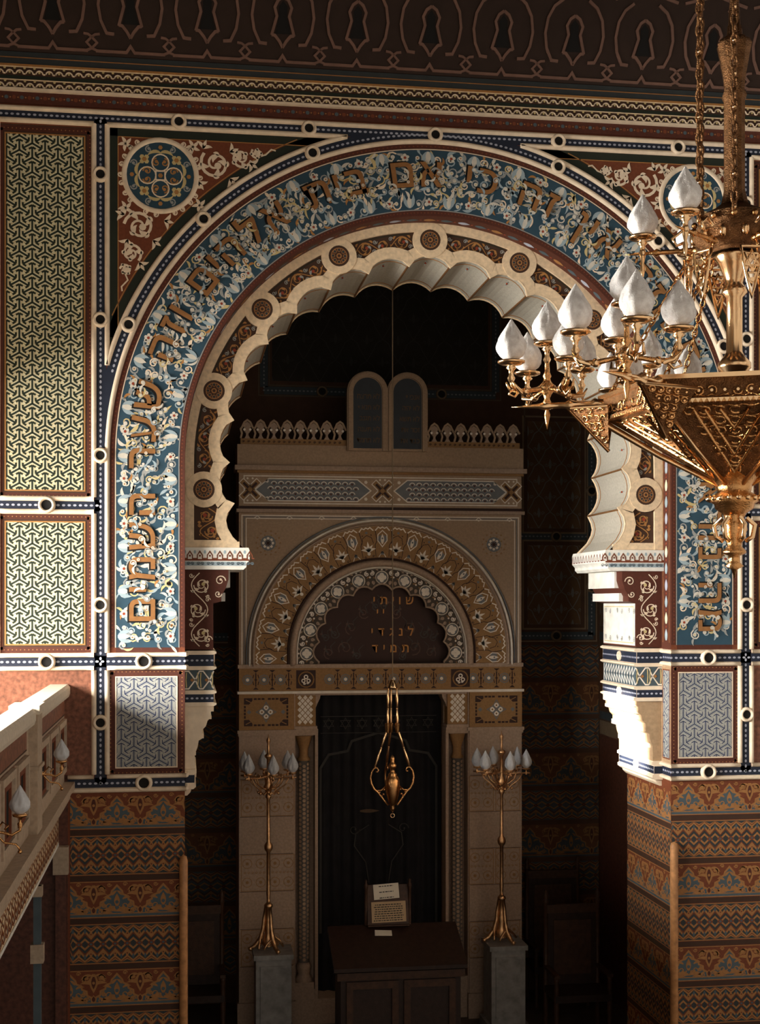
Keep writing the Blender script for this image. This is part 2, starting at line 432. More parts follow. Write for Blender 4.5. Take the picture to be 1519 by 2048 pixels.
# ---- beaded bands of navy and cream with ring bosses
def band_bg(g,path,w,bead=True):
    g.stroke(path,w,navy,.003)
    if bead:
        p_dots(g,path,.048,.011,beadm,.0045,6 and .016)
def boss(g,u,v,r=.066):
    g.mould(g.circ(u,v,r-.012,18),.034,cream,.01,.045,closed=True); g.disc(u,v,r-.022,black,.030,16)
def bands(side):
    mm = W0 if side=='l' else mirmap(W0,CXA)
    def N(): return M(mm)
    out=[]
    # vertical band beside the arch
    g=N(); xa,xb=-.795,-.68
    band_bg(g,dens((-.7375,3.40),(-.7375,9.28)),.10)
    for x in (xa,):
        for a,b in ((3.48,4.40),(4.556,5.785),(5.93,9.23)): g.mould(dens((x,a),(x,b)),.046,cream)
    for a,b in ((3.48,4.40),(7.10,9.23)): g.mould(dens((xb,a),(xb,b)),.046,cream)
    vb=g.build('beaded_band',wall)
    for z in (8.782,7.499,6.30,4.978,3.938):
        b=N(); boss(b,-.7375,z); b.build('ring_boss',vb)
    # outer vertical band
    g=N(); band_bg(g,dens((-1.6775,4.47),(-1.6775,9.28)),.10)
    for x in (-1.62,-1.735):
        for a,b in ((4.556,5.785),(5.93,9.23)): g.mould(dens((x,a),(x,b)),.046,cream)
    g.build('beaded_band',wall)
    # middle horizontal band
    g=N(); band_bg(g,dens((-1.68,5.857),(-.74,5.857)),.10)
    for z in (5.80,5.915): g.mould(dens((-1.62,z),(-.795,z)),.046,cream)
    hb=g.build('beaded_band',wall); b=N(); boss(b,-1.2,5.857,.072); b.build('ring_boss',hb)
    # band 2
    g=N(); band_bg(g,dens((-1.68,4.478),(.0,4.478)),.10)
    for a,b in ((-1.62,-.795),(-.68,.012)):
        for z in (4.42,4.536): g.mould(dens((a,z),(b,z)),.040,cream,0,.035)
    if side=='r':
        pass
    hb=g.build('beaded_band',wall)
    for x in (-1.2,-.36): b=N(); boss(b,x,4.478,.072); b.build('ring_boss',hb)
    # band 3
    g=N(); band_bg(g,dens((-1.02,3.40),(.0,3.40)),.10)
    g.mould(dens((-1.02,3.34),(.012,3.34)),.046,cream,0,.04)
    for a,b in ((-1.02,-.795),(-.68,.012)): g.mould(dens((a,3.458),(b,3.458)),.040,cream,0,.035)
    hb=g.build('beaded_band',wall); b=N(); boss(b,-.36,3.40,.072); b.build('ring_boss',hb)
for s_ in 'lr': bands(s_)
# top horizontal band
g=M(W0); band_bg(g,dens((-2.6,9.283),(7.1,9.283)),.10)
g.mould(dens((-2.6,9.337),(7.1,9.337)),.046,cream)
for a,b in ((-2.6,-1.735),(-1.62,-.795),(-.68,1.46),(3.07,XR+.68),(XR+.795,XR+1.62),(XR+1.735,7.1)): g.mould(dens((a,9.230),(b,9.230)),.046,cream)
tb=g.build('beaded_band',wall)
for k in range(-2,4):
    b=M(W0); boss(b,2.269+1.161*k,9.283); b.build('ring_boss',tb)
# arch band
PB=pathmap(CXA,ZC,3.0,4.556,0)
LB=ZC-4.556; AB=PI*3.0
g=M(PB)
g.stroke([(LB-.0+AB*i/160,.002) for i in range(161)],.10,navy,.004); p_dots(g,[(LB+.78+(AB-1.56)*i/160,0) for i in range(161)],.048,.011,beadm,.0055,.016)
g.mould([(LB*i/20,-.055) for i in range(21)]+[(LB+AB*i/160,-.055) for i in range(1,161)]+[(LB+AB+LB*i/20,-.055) for i in range(1,21)],.046,cream)
for A0,A1 in ((15.6,74.6),(105.4,164.4)):
    g.mould([(LB+3.0*math.radians(A0+(A1-A0)*i/60),.060) for i in range(61)],.046,cream)
ab=g.build('arched_beaded_band',wall)
for k in (1,2,3,5,6,7):
    b=M(PB); boss(b,LB+3.0*math.radians(22.4*k+.8),0); b.build('ring_boss',ab)

# ---- lattice panels and their borders
def panel_border(g,u0,u1,v0,v1,w=.045):
    for a in (((u0-w,v0-w),(u1+w,v0-w)),((u1+w,v0-w),(u1+w,v1+w)),((u1+w,v1+w),(u0-w,v1+w)),((u0-w,v1+w),(u0-w,v0-w))):
        g.stroke(dens(*a),.05,maroon,.001); p_dots(g,dens(*a),.035,.006,ochred,.002,.006,4)
    g.stroke([(u0,v0),(u1,v0),(u1,v1),(u0,v1)],.012,ochre,.004,closed=True)
for side in 'lr':
    mm=W0 if side=='l' else mirmap(W0,CXA)
    for (a,b,c,d) in ((-1.555,-.875,5.985,9.115),(-1.555,-.875,4.63,5.71)):
        g=M(mm); g.rect(-1.62,-.80,c-.06,d+.08,brown,.0005); panel_border(g,a,b,c,d); p_lattice(g,a,b,c,d,lattc,straw,(lattg,.135),.127,.002); g.build('lattice_panel',wall)
    g=M(mm); g.rect(-.66,-.002,3.48,4.40,maroon,.0005); panel_border(g,-.605,-.07,3.535,4.34); p_bluelattice(g,-.605,-.07,3.535,4.34,.002); g.stroke([(-.605,3.535),(-.07,3.535),(-.07,4.34),(-.605,4.34)],.010,cream,.006,closed=True)
    g.build('lattice_panel',wall)
    g=M(mm); g.rect(-2.6,-.815,3.48,4.40,marble,.001); g.rect(-2.6,-1.02,0,3.48,marbled,.001); g.build('marbled_panel',wall)
    # wainscot of painted bands
    g=M(mm)
    p_wainscot(g,-1.0,-.001,3.32,0,ph=-.19 if side=='l' else -.17)
    g.build('stencilled_wainscot',wall)
# reveal on the right pier (and left): wainscot on the jamb faces
for X,sg in ((XR,-1),(0,1)):
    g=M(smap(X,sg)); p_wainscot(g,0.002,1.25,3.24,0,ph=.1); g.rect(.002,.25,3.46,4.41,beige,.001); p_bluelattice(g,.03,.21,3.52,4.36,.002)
    g.stroke([(.03,3.52),(.21,3.52),(.21,4.36),(.03,4.36)],.012,rust,.005,closed=True)
    for z in (3.34,3.458,4.42,4.536): g.mould(dens((-.01,z),(.26,z)),.040,cream,0,.035)
    for z in (3.40,4.478): band_bg(g,dens((0,z),(.26,z)),.08)
    g.rect(.002,.25,4.556,6.28,maroon,.001)
    z=4.64
    k=0
    while z<6.3:
        g.leaf(.125,z,.11,PI/2,.07,(ltblue,lattc,ltblue,beadm)[k%4],.003,0); g.disc(.125,z+.13,.012,redfl,.003,6)
        for s in (-1,1): g.stroke([(.125+s*.085,z-.02),(.125+s*.07,z+.06),(.125+s*.085,z+.135)],.01,ochred,.003)
        z+=.158; k+=1
    g.build('painted_reveal',wall)
# soffit of the outer arch step with alternating buds
def soff(u,v,h):
    a=PI-u/RO; r=RO-h
    return (CXA+r*math.cos(a), v, ZC+r*math.sin(a))
g=M(soff); g.rect(0,PI*RO,0,.25,maroon,.001,90,1)
for k in range(44):
    u=.08+k*.162; g.leaf(u,.125,.11,0,.07,(slate,ochred,slate,beadm)[k%4],.003,0); g.disc(u+.13,.125,.012,redfl,.003,6)
g.build('painted_reveal',wall)
# thin maroon fillets either side of the inscription
PI_=pathmap(CXA,ZC,2.595,4.60,0); LI=ZC-4.60; AI=PI*2.595; TI=2*LI+AI
def along(v,n=40,m=160): return [(LI*i/n,v) for i in range(n+1)]+[(LI+AI*i/m,v) for i in range(1,m+1)]+[(LI+AI+LI*i/n,v) for i in range(1,n+1)]
g=M(PI_)
for v,w in ((-.3025,.055),(.305,.06)):
    g.stroke(along(v),w,maroon,.001); p_dots(g,along(v),.036,.007,rust,.002,.008,5); 
g.stroke(along(.278),.008,cream,.003); g.stroke(along(-.278),.008,paleb,.003)
g.build('painted_fillet',wall)
g=M(W0); g.rect(-.605,-.057,4.545,4.60,maroon,.001); g.rect(XR+.057,XR+.605,4.545,4.60,maroon,.001); g.build('painted_fillet',wall)

# ---- the inscription band
g=M(PI_)
g.stroke(along(0),.545,teal,.001); g.clip=(-1,99,-.27,.27)
rr=random.Random(3)
def flower(u,v,r):
    for k in range(5): g.disc(u+r*math.cos(k*1.257+.3),v+r*math.sin(k*1.257+.3),r*.62,inscw,.0060,7)
    g.disc(u,v,r*.55,redfl,.0070,6)
cols=[inscw,ltblue,ltblue,straw,paleb,cream,paleb]
u=.06
while u<TI-.05:
    for v in (-.20,-.10,0.,.10,.20):
        vv=v+rr.uniform(-.04,.04); uu=u+rr.uniform(-.05,.05); c=rr.choice(cols)
        r=rr.uniform(.032,.056); a=rr.uniform(0,6.28); d=rr.choice((-1,1))
        p=g.curl(uu,max(-.22,min(.22,vv)),r,a,d,.013,c,.0022+.0006*rr.random(),rr.uniform(.8,1.2),n=10)
        g.disc(p[-1][0],p[-1][1],.019,inscw,.0055,8); g.disc(p[-1][0],p[-1][1],.008,rr.choice((ochre,inscw,straw)),.0060,6)
        g.leaf(p[0][0],p[0][1],rr.uniform(.07,.12),a-d*.9,rr.uniform(.02,.034),rr.choice(cols),.0033,rr.uniform(-1,1))
        if rr.random()<.75: g.leaf(p[3][0],p[3][1],.07,a+d*2,.022,rr.choice((ochre,straw,paleb,inscw)),.0040,.8)
    u+=.092
u=.10; k=0
while u<TI-.05:
    for s in (-1,1):
        # pale lily ornaments hugging both edges
        b=-.255*s
        if (k+(s>0))%2==0:
            g.leaf(u,b,.13,s*PI/2-.75,.04,ltblue,.0062,.5); g.leaf(u,b,.13,s*PI/2+.75,.04,ltblue,.0062,-.5); g.leaf(u,b,.11,s*PI/2,.045,inscw,.0066,0)
        else: flower(u,b*.80,.024)
    g.disc(u+.06,rr.uniform(-.2,.2),.014,inscw,.006,7); g.disc(u+.13,rr.uniform(-.2,.2),.013,inscw,.006,7)
    u+=.20; k+=1
g.clip=None
ib=g.build('inscription_band',wall)
g=M(PI_)
S="מה נורא המקום הזה אין זה כי אם בית אלהים וזה שער השמים"
tmp=M(PI_); e0=text(tmp,S,0,0,.37,tan,.003,.018,gap=0,space=0); nch=len(S.replace(' ',''))
gap=(TI-.30+e0-12*.16)/nch/.37
for (du,dv,h0,h1,mt) in ((-.014,.016,.0072,.0078,black),(0,0,.0075,.022,tan)):
    text(g,S,TI-.13+du,-.065+dv,.37,mt,h0,h1,black,gap=gap,space=.16/.37)
g.build('hebrew_lettering',ib)
g=M(PI_); g.clip=(-1,99,-.27,.27); u=.12
while u<TI-.1:       # blossoms that grow over the letters
    v=rr.uniform(-.10,.13); c=rr.choice((inscw,ltblue,straw,paleb)); a=rr.uniform(0,6.28); d=rr.choice((-1,1))
    p=g.curl(u,v,rr.uniform(.022,.038),a,d,.010,c,.024,1.1,n=10); g.disc(p[-1][0],p[-1][1],.015,inscw,.0252,7)
    g.leaf(p[0][0],p[0][1],.07,a-d,.022,c,.0245,.9)
    if rr.random()<.5: g.disc(u+.03,v-.05,.015,inscw,.025,7); g.disc(u+.03,v-.05,.006,ochre,.0256,5)
    u+=.105
g.build('blossom_overlay',ib)

# ---- spandrels
def spandrel(side):
    mm=W0 if side=='l' else mirmap(W0,CXA)
    g=M(mm)
    # dark border following the frame, as strokes
    arc=[(CXA-3.12*math.cos(t),ZC+3.12*math.sin(t)) for t in [math.radians(19+(71-19)*i/50) for i in range(51)]]
    g.stroke(arc,.07,dkgreen,.0012); g.stroke(dens((-.625,7.35),(-.625,9.20)),.07,dkgreen,.0012); g.stroke(dens((-.66,9.17),(1.35,9.17)),.07,dkgreen,.0012)
    arc=[(CXA-3.165*math.cos(t),ZC+3.165*math.sin(t)) for t in [math.radians(23.5+(66.5-23.5)*i/50) for i in range(51)]]
    g.stroke(arc,.008,ochre,.002); g.stroke(dens((-.585,7.45),(-.585,9.13)),.008,ochre,.002); g.stroke(dens((-.585,9.13),(1.15,9.13)),.008,ochre,.002)
    sp=g.build('spandrel_panel',wall)
    g=M(mm); c=(-.215,8.80); k=creamo if 0 else cream
    g.disc(c[0],c[1],.315,teal,.002,40); g.mould(g.circ(c[0],c[1],.318,40),.045,k,.002,.012,closed=True)
    for q in range(4):
        a=PI/4+q*PI/2; x,y=c[0]+.20*math.cos(a),c[1]+.20*math.sin(a)
        for i in range(4): g.disc(x+.028*math.cos(i*PI/2+a),y+.028*math.sin(i*PI/2+a),.022,straw,.004,6)
        g.disc(x,y,.022,ochre,.005,6)
        a=q*PI/2
        g.mould(g.circ(c[0]+.115*math.cos(a),c[1]+.115*math.sin(a),.075,16),.012,k,.002,.006,closed=True)
        for s in (-1,1):
            g.curl(c[0]+.12*math.cos(a+s*.30),c[1]+.12*math.sin(a+s*.30),.04,a,s,.013,ochre,.004,1.,n=9)
            g.leaf(c[0]+.20*math.cos(a),c[1]+.20*math.sin(a),.12,a+s*1.1,.03,straw,.004,.9*s)
            g.curl(c[0]+.25*math.cos(a+s*.42),c[1]+.25*math.sin(a+s*.42),.035,a,s,.012,paleb,.004,1.,n=9)
        g.disc(c[0]+.25*math.cos(a),c[1]+.25*math.sin(a),.02,ochre,.005,6)
    g.raised([(c[0]-.04,c[1]-.04),(c[0]+.04,c[1]-.04),(c[0]+.04,c[1]+.04),(c[0]-.04,c[1]+.04)],.012,k,.002,.008,closed=True); g.disc(c[0],c[1],.022,ochre,.005,6)
    g.build('roundel',sp)
    g=M(mm)
    # crisping leaves round the roundel
    for i in range(26):
        a=2*PI*i/26
        if R.random()<.9:
            x,y=c[0]+.352*math.cos(a),c[1]+.352*math.sin(a)
            if x>-.575 and y<9.12: g.curl(x,y,.030,a+PI,(-1)**i,.013,k,.003,.9,n=8)
    for (x,y) in ((-.52,9.07),(-.52,8.50),(.07,9.07),(.13,8.55)):
        for q in range(5): g.leaf(x,y,.07,q*1.257+.6,.03,k,.003,.3)
    def trail(pts,rad,ang):
        # big curl sequence with leaves, diminishing away from the roundel
        for i,((x,y),r,d) in enumerate(zip(pts,rad,ang)):
            p=g.curl(x,y,r,{0:2.4,1:-.8}[i%2]+ (0 if d>0 else .6),d,.028-.004*i,k,.004,1.5,n=26)
            for q in (2,6,10,14): 
                a=math.atan2(p[q][1]-y,p[q][0]-x); g.leaf(p[q][0],p[q][1],r*.62,a+d*(PI/2+.5),.040,k,.0045,d*1.0)
                g.leaf(p[q][0],p[q][1],r*.40,a+d*.9,.030,k,.0045,.8*d)
            g.disc(p[-1][0],p[-1][1],.026,k,.005,8)
    trail([(.27,8.93),(.50,8.99),(.64,9.04)],[.135,.09,.05],[1,-1,1])
    trail([(-.40,8.34),(-.47,8.10),(-.52,7.95)],[.135,.09,.05],[-1,1,-1])
    g.stroke([(.66,9.01),(.72,9.03),(.77,9.08),(.81,9.07)],.013,k,.004); g.stroke([(-.53,7.93),(-.50,7.86),(-.555,7.80),(-.55,7.76)],.013,k,.004)
    for (x,y,a) in ((.40,9.04,.4),(.40,8.80,-.8),(.16,9.06,1.2),(-.50,8.22,-1.9),(-.28,8.22,-.6),(-.53,8.44,2.8),(.58,8.95,-.6),(-.40,8.02,-1.0),(-.18,8.40,-.2),(.12,8.76,-1.0)):
        for q in (-.6,0,.6): g.leaf(x,y,.085,a+q,.032,k,.0042,q)
    g.build('scroll_ornament',sp)
for s_ in 'lr': spandrel(s_)

# ---- cornice and painted cove
def trimrun(n,parts,extra=None):
    g=M()
    for (y0,z0,z1,mt) in parts: g.box(-4.5,9,y0,.0,z0,z1,mt)
    o=g.build('trim_%d'%n,kind='structure')
    return o
t1=trimrun(1,((-.015,9.372,9.475,maroon),(-.055,9.475,9.498,cream),(-.045,9.498,9.57,brown),(-.06,9.57,9.60,dkgreen),(-.075,9.60,9.672,brown),(-.09,9.672,9.69,ochre),(-.08,9.69,9.80,slated),(-.085,9.745,9.752,ochred)))
g=M(wmap(-.015)); x=-2.6; k=0
while x<7:
    g.disc(x,9.425,.018,(slate,rust)[k%2],.002,8); g.disc(x+.033,9.425,.008,ochred,.002,4); x+=.066; k+=1
g.build('dot_frieze',t1)
for (Y,z0,z1,f) in ((-.045,9.50,9.568,1),(-.075,9.602,9.67,1)):
    g=M(wmap(Y)); x=-2.6
    while x<7:
        g.mould(arcpts(x,z0+.008,.030,0,PI,6),.012,cream,.0,.012); g.mould(lin((x+.030,z0+.008),(x+.050,z0+.008),2),.012,cream,0,.012)
        g.disc(x,z0+.02,.011,straw,.006,6); g.disc(x+.042,z1-.012,.012,straw,.006,6); x+=.084
    g.mould(dens((-2.6,z1),(7,z1)),.010,creamo,0,.012)
    g.build('lace_moulding',t1)
# cove: leans toward the room
def cove(u,v,h): # v = height above 9.80
    return (u,-.09-.25*v-h,9.80+v)
g=M(cove); g.rect(-4.5,9,0,1.1,darkp,0,1,1); t2=g.build('trim_2',kind='structure')
g=M(cove); per=.667; x0=-3.2+.06
for k in range(-1,18):
    c=x0+k*per
    g.raised([(c-.30,.035),(c-.035,.035),(c,.085),(c+.035,.035),(c+.30,.035)],.022,rose,0,.012)
    d=c+per/2
    g.raised([(d,.055),(d+.045,.10),(d,.145),(d-.045,.10)],.018,rose,0,.012,closed=True); g.raised([(d-.07,.17),(d-.03,.165),(d,.145),(d+.03,.165),(d+.07,.17)],.018,rose,0,.012); g.raised([(d-.05,.035),(d,.055),(d+.05,.035)],.018,rose,0,.013)
    for s in (-1,1):
        g.raised([(c+s*.10,.25),(c+s*.07,.245),(c+s*.03,.20),(c,.15)],.024,rose,0,.012)
        g.raised([(c+s*.10,.245),(c+s*.055,.40),(c+s*.075,.47),(c+s*.045,.53),(c,.56)],.024,rose,0,.013)
        # big oval arc pieces
        g.raised([(d+s*.11,.21),(d+s*.165,.205),(d+s*.235,.33),(d+s*.255,.44),(d+s*.235,.56),(d+s*.19,.65)] if 0 else [(c+s*.14,.175),(c+s*.205,.18),(c+s*.255,.28),(c+s*.275,.40),(c+s*.255,.53),(c+s*.20,.63),(c+s*.12,.69)],.024,rose,0,.013)
    g.poly([(c-.07,.26),(c+.07,.26),(c+.035,.40),(c+.04,.48),(c,.53),(c-.04,.48),(c-.035,.40)],black,.004)
    g.raised([(c-.30,.72),(c,.80),(c+.30,.72)],.022,rose,0,.012)
g.build('strapwork',t2)
g=M(); g.box(-4.9,9,-13.5,-.30,10.85,11.0,darkp); g.box(-4.9,9,-.4,1.3,10.85,11.0,darkp); g.build('ceiling',kind='structure')
g=M(); g.box(-4.9,9,-14,6,-.1,0,floorm); g.build('floor',kind='structure')

# ================================================================== THE LOBED ARCH
def lobes():
    pts=[(.53,5.50),(.49,5.54),(.43,5.60),(.385,5.68),(.37,5.75),(.385,5.82)]
    for k in range(17):          # lobes from -12 deg to 192 deg
        a0=-12+12*k
        for i in range(9):
            if i==8 and k<16: continue
            t=i/8; a=math.radians(a0+12*t); r=1.885+.075*math.sin(PI*t)**.8
            pts.append((CXA-r*math.cos(a),ZC+r*math.sin(a)))
    pts+=[(2*CXA-x,z) for x,z in ((.385,5.82),(.37,5.75),(.385,5.68),(.43,5.60),(.49,5.54),(.53,5.50))]
    return pts
LP=lobes()
def outer(p):
    x,z=p
    if z<=ZC: return (0.,z) if x<CXA else (XR,z)
    d=Vector((x-CXA,z-ZC)).normalized()*RO; return (CXA+d.x,ZC+d.y)
arch=thing('polylobed_arch','great cream horseshoe arch with scalloped inner edge, framing the dark niche','arch',(CXA,.25,5.50))
g=M(); n=len(LP); o_=[outer(p) for p in LP]
vs=[(x,.25,z) for x,z in LP]+[(x,.25,z) for x,z in o_]+[(x,1.25,z) for x,z in LP]+[(x,1.25,z) for x,z in o_]
g.add(vs,[(i,i+1,n+i+1,n+i) for i in range(n-1)]+[(2*n+i,2*n+i+1,3*n+i+1,3*n+i) for i in range(n-1)],maroon)
g.build('arch_ring',arch)
g=M(); soffm=mat('soffit_plaster',(.42,.39,.33),.7,vscale=50,var=.12)
vs=[]; ys=(.22,.25,.5,.75,1.0,1.22,1.25)
for y in ys: vs+=[(x,y,z) for x,z in LP]
g.add(vs,[(q*n+i,q*n+i+1,(q+1)*n+i+1,(q+1)*n+i) for q in range(len(ys)-1) for i in range(n-1)],soffm)
sf=g.build('soffit',arch)
g=M()
for k in range(18):
    a=math.radians(-12+12*k); x,z=CXA-1.882*math.cos(a),ZC+1.882*math.sin(a)
    g.tube([(x,.23,z),(x,1.25,z)],.010,ochred,5)
g.tube([(x,1.25,z) for x,z in LP],.013,creamo,5)
for y in (.33,1.16): g.tube([(CXA+(x-CXA)*.9985,y,ZC+(z-ZC)*.9985) for x,z in LP],.004,ochred,4)
# little painted crests in each lobe
for k in range(17):
    for i,(dy,rd) in enumerate(((.42,.006),(.47,.010),(.52,.006))):
        a=math.radians(-6+12*k); x,z=CXA-1.952*math.cos(a),ZC+1.952*math.sin(a)
        g.ball((x,dy,z),rd,redfl if i==1 else ltblue,6)
g.build('soffit_ribs',sf)
# cream strapwork on the face
WF=wmap(.25); g=M(WF)
ringpts=[(.04,5.50+.78*i/8) for i in range(9)]+[(CXA-2.225*math.cos(t),ZC+2.225*math.sin(t)) for t in [PI*i/120 for i in range(1,120)]]+[(XR-.04,6.28-.78*i/8) for i in range(9)]
g.raised(ringpts,.085,creamo,0,.030)
off=[]
for i,(x,z) in enumerate(LP):
    a=LP[max(0,i-1)]; b=LP[min(n-1,i+1)]; t=Vector((b[0]-a[0],b[1]-a[1])).normalized(); nn=Vector((-t.y,t.x)); off.append((x+nn.x*.050,z+nn.y*.050))
off[0]=(off[0][0],5.505); off[-1]=(off[-1][0],5.505)
g.raised(off,.104,creamo,0,.028)
for s in (0,1):
    f=(lambda x:x) if s==0 else (lambda x:XR-x)
    g.raised([(f(.0),5.535),(f(.47),5.535)],.07,creamo,0,.026)
g.build('strapwork_frame',arch)
PF=pathmap(CXA,ZC,2.10,5.50,.25); LF=ZC-5.50
def uang(a): return LF+2.10*math.radians(a)     # a: degrees from the left horizontal
for k in range(9):
    a=-6+24*k; x,z=CXA-2.105*math.cos(math.radians(a)),ZC+2.105*math.sin(math.radians(a))
    if k in(0,8): z-=.03
    g=M(WF); g.raised(g.circ(x,z,.130,28),.068,creamo,.002,.034,closed=True); g.disc(x,z,.097,brown,.035,24)
    g.stroke(g.circ(x,z,.072,20),.008,ochred,.036,closed=True)
    for q in range(8): g.disc(x+.055*math.cos(q*PI/4),z+.055*math.sin(q*PI/4),.016,slated,.036,6); g.stroke(g.circ(x+.055*math.cos(q*PI/4),z+.055*math.sin(q*PI/4),.016,8),.005,ochred,.0365,closed=True)
    g.disc(x,z,.026,ochred,.037,8); g.disc(x,z,.014,brown,.038,8)
    g.build('medallion',arch)
def arabesque(g,u0,u1,v0,v1,seed,c=ochre,c2=slate,n=None,w=.010):
    L=u1-u0; n=n or max(1,round(L/.17)); r=min((v1-v0)*.50,L/n*.46)
    g.stroke([(u0+L*t/20,(v0+v1)/2+(v1-v0)*.42*math.sin(PI*n*t/20)*(1 if seed%2 else -1)) for t in range(21)],w*.9,c,.0026)
    for i in range(n):
        s=1 if (i+seed)%2 else -1; uc=u0+L*(i+.5)/n; vc=(v0+v1)/2+s*(v1-v0)*.04
        p=g.curl(uc,vc,r,PI if s>0 else 0,s,w*1.1,c,.003,1.5,n=20)
        for q in (2,6,10): 
            a=math.atan2(p[q][1]-vc,p[q][0]-uc); g.leaf(p[q][0],p[q][1],r*.62,a+s*(PI/2+.45),w*2.4,paleb if q==6 else c,.0036,s*.9)
        g.disc(p[-1][0],p[-1][1],w*1.7,redfl,.005,7)
        for q in (-1,1):
            g.curl(uc+q*L/n*.42,vc-s*(v1-v0)*.36,r*.34,0,q,w*.8,paleb,.003,1.1,n=9); g.leaf(uc+q*L/n*.42,vc+s*(v1-v0)*.25,r*.5,PI/2*s,w*2,c,.003,q)
for k in range(8):
    a0,a1=-6+24*k+5.0,-6+24*(k+1)-5.0
    g=M(PF); u0,u1=uang(a0),uang(a1)
    g.rect(u0-.05,u1+.05,-.13,.09,brown,.001,12,1); arabesque(g,u0-.01,u1+.01,-.075,.062,k,n=3,w=.009)
    mid=(u0+u1)/2
    g.stroke([(mid+(u1-u0)*(-.5+i/12),.068) for i in range(13)],.008,dkgreen,.004)
    g.build('arabesque_panel',arch)
for s in (0,1):
    g=M(WF if s==0 else mirmap(WF,CXA)); g.rect(.08,.34,5.57,5.90,brown,.001)
    vine(g,.10,.33,5.58,5.86,ochre,.010,.003,2,redfl,5); g.build('arabesque_panel',arch)

# ================================================================== IMPOST CORBELS
def impost(side):
    mir = side=='r'
    fx=(lambda x:XR-x) if mir else (lambda x:x)
    root=thing('impost_corbel','painted stepped corbel under the %s foot of the great arch%s'%(('right',', lit by the sun') if mir else ('left','')),'corbel',(fx(.13),.25,3.25),'corbels carrying the great arch')
    def ext(name,prof,mt,y0=.25,y1=1.25,par=root):
        g=M(); g.prism([(fx(x),z) for x,z in prof],'y',y0,y1,mt); return g.build(name,par)
    F_=wmap(.25) if not mir else mirmap(wmap(.25),CXA)
    # capital
    cap=ext('capital',[(0,5.50),(.575,5.50),(.585,5.47),(.585,5.385),(.565,5.365),(.555,5.35),(.555,5.325),(.53,5.30),(0,5.30)],white,.19,1.27)
    g=M(wmap(.19) if not mir else mirmap(wmap(.19),CXA))
    g.rect(0,.58,5.38,5.395,rust,.002); k=0; x=.0
    while x<.57:
        g.stroke([(x,5.40),(x+.022,5.40),(x+.022,5.43),(x+.045,5.465),(x+.068,5.43),(x+.068,5.40),(x+.09,5.40)],.010,rust,.003); g.disc(x+.045,5.425,.010,rust,.004,6); g.disc(x,5.46,.018,ltblue,.002,6,.012)
        g.curl(x+.03,5.352,.018,0,1,.007,slate,.003,.9,n=7); g.curl(x+.07,5.352,.018,PI,-1,.007,slate,.003,.9,n=7); x+=.09
    g.rect(0,.55,5.335,5.372,ltblue,.001); g.build('painted_merlons',cap)
    g=M(smap(fx(.585),-1 if mir else 1)); y=.20
    while y<1.25:
        g.stroke([(y,5.40),(y+.022,5.40),(y+.022,5.43),(y+.045,5.465),(y+.068,5.43),(y+.068,5.40),(y+.09,5.40)],.008,rust,.003); y+=.09
    g.build('painted_merlons',cap)
    # neck panel with arabesques
    nk=ext('arabesque_panel',[(0,5.30),(.395,5.30),(.395,5.21),(.37,5.13),(.33,5.06),(.33,5.01),(.257,4.99),(.257,4.57),(0,4.57)],maroon)
    g=M(F_); vine(g,.03,.235,4.60,5.27,cream,.009,.003,3,straw,3,1)
    g.curl(.32,5.20,.05,0,1,.010,cream,.003,1.2); g.curl(.30,5.08,.035,0,-1,.009,cream,.003,1.1); g.curl(.21,4.66,.04,0,1,.009,cream,.003,1.1)
    g.build('scroll_ornament',nk)
    g=M(); sg=-1 if mir else 1
    for (a,zz) in (((.335,5.01),(.395,5.06)),): pass
    g.box(*sorted((fx(.25),fx(.415))),.42,1.26,5.14,5.30,white); g.box(*sorted((fx(.25),fx(.37))),.42,1.26,5.01,5.09,white); g.box(*sorted((fx(.25),fx(.345))),.42,1.26,5.09,5.14,white)
    g.build('side_moulding',nk)
    g=M(smap(fx(.258),sg)); g.rect(.27,1.24,4.585,4.99,white,.002)
    for y in (.36,.72,1.08):
        for z in (4.65,4.92):
            for q in (-1,1): g.curl(y+q*.07,z,.03,0,q,.008,paleb,.005,1.2)
    g.stroke([(.31,4.61),(1.2,4.61),(1.2,4.96),(.31,4.96)],.008,straw,.004,closed=True); g.build('side_panel',nk)
    # upper moulding
    def beaded(name,z0,z1):
        o=ext(name,[(0,z0),(.262,z0),(.285,z0+.012),(.285,z0+.026),(.258,z0+.034),(.258,z1-.034),(.285,z1-.026),(.285,z1-.012),(.262,z1),(0,z1)],cream,.225,1.27)
        zc=(z0+z1)/2; hw=(z1-z0)/2-.036
        g=M(wmap(.225) if not mir else mirmap(wmap(.225),CXA)); g.rect(0,.258,zc-hw,zc+hw,navy,.002); p_dots(g,dens((.02,zc),(.25,zc)),.045,.010,beadm,.004,.014); g.build('bead_strip',o)
        g=M(smap(fx(.258),sg)); g.rect(.23,1.26,zc-hw,zc+hw,navy,.002); p_dots(g,dens((.25,zc),(1.25,zc)),.045,.010,beadm,.004,.014); g.mould(g.circ(.72,zc,.04,12),.016,cream,.003,.02,closed=True); g.build('bead_strip',o)
    beaded('beaded_moulding',4.385,4.56)
    fr=ext('knot_frieze',[(0,4.20),(.257,4.20),(.257,4.385),(0,4.385)],slate)
    g=M(F_)
    for k in range(2):
        c=.065+.13*k
        for s in (-1,1):
            g.stroke([(c-.065,4.2925+s*.08),(c-.03,4.2925+s*.08),(c+.03,4.2925-s*.0),(c+.065,4.2925-s*.08)],.012,arkwh,.003)
            g.stroke([(c-.05*s,4.225),(c-.055*s,4.2925),(c-.05*s,4.36)],.010,straw,.0035)
        g.disc(c,4.2925,.018,ochred,.004,4)
    g.build('interlace',fr)
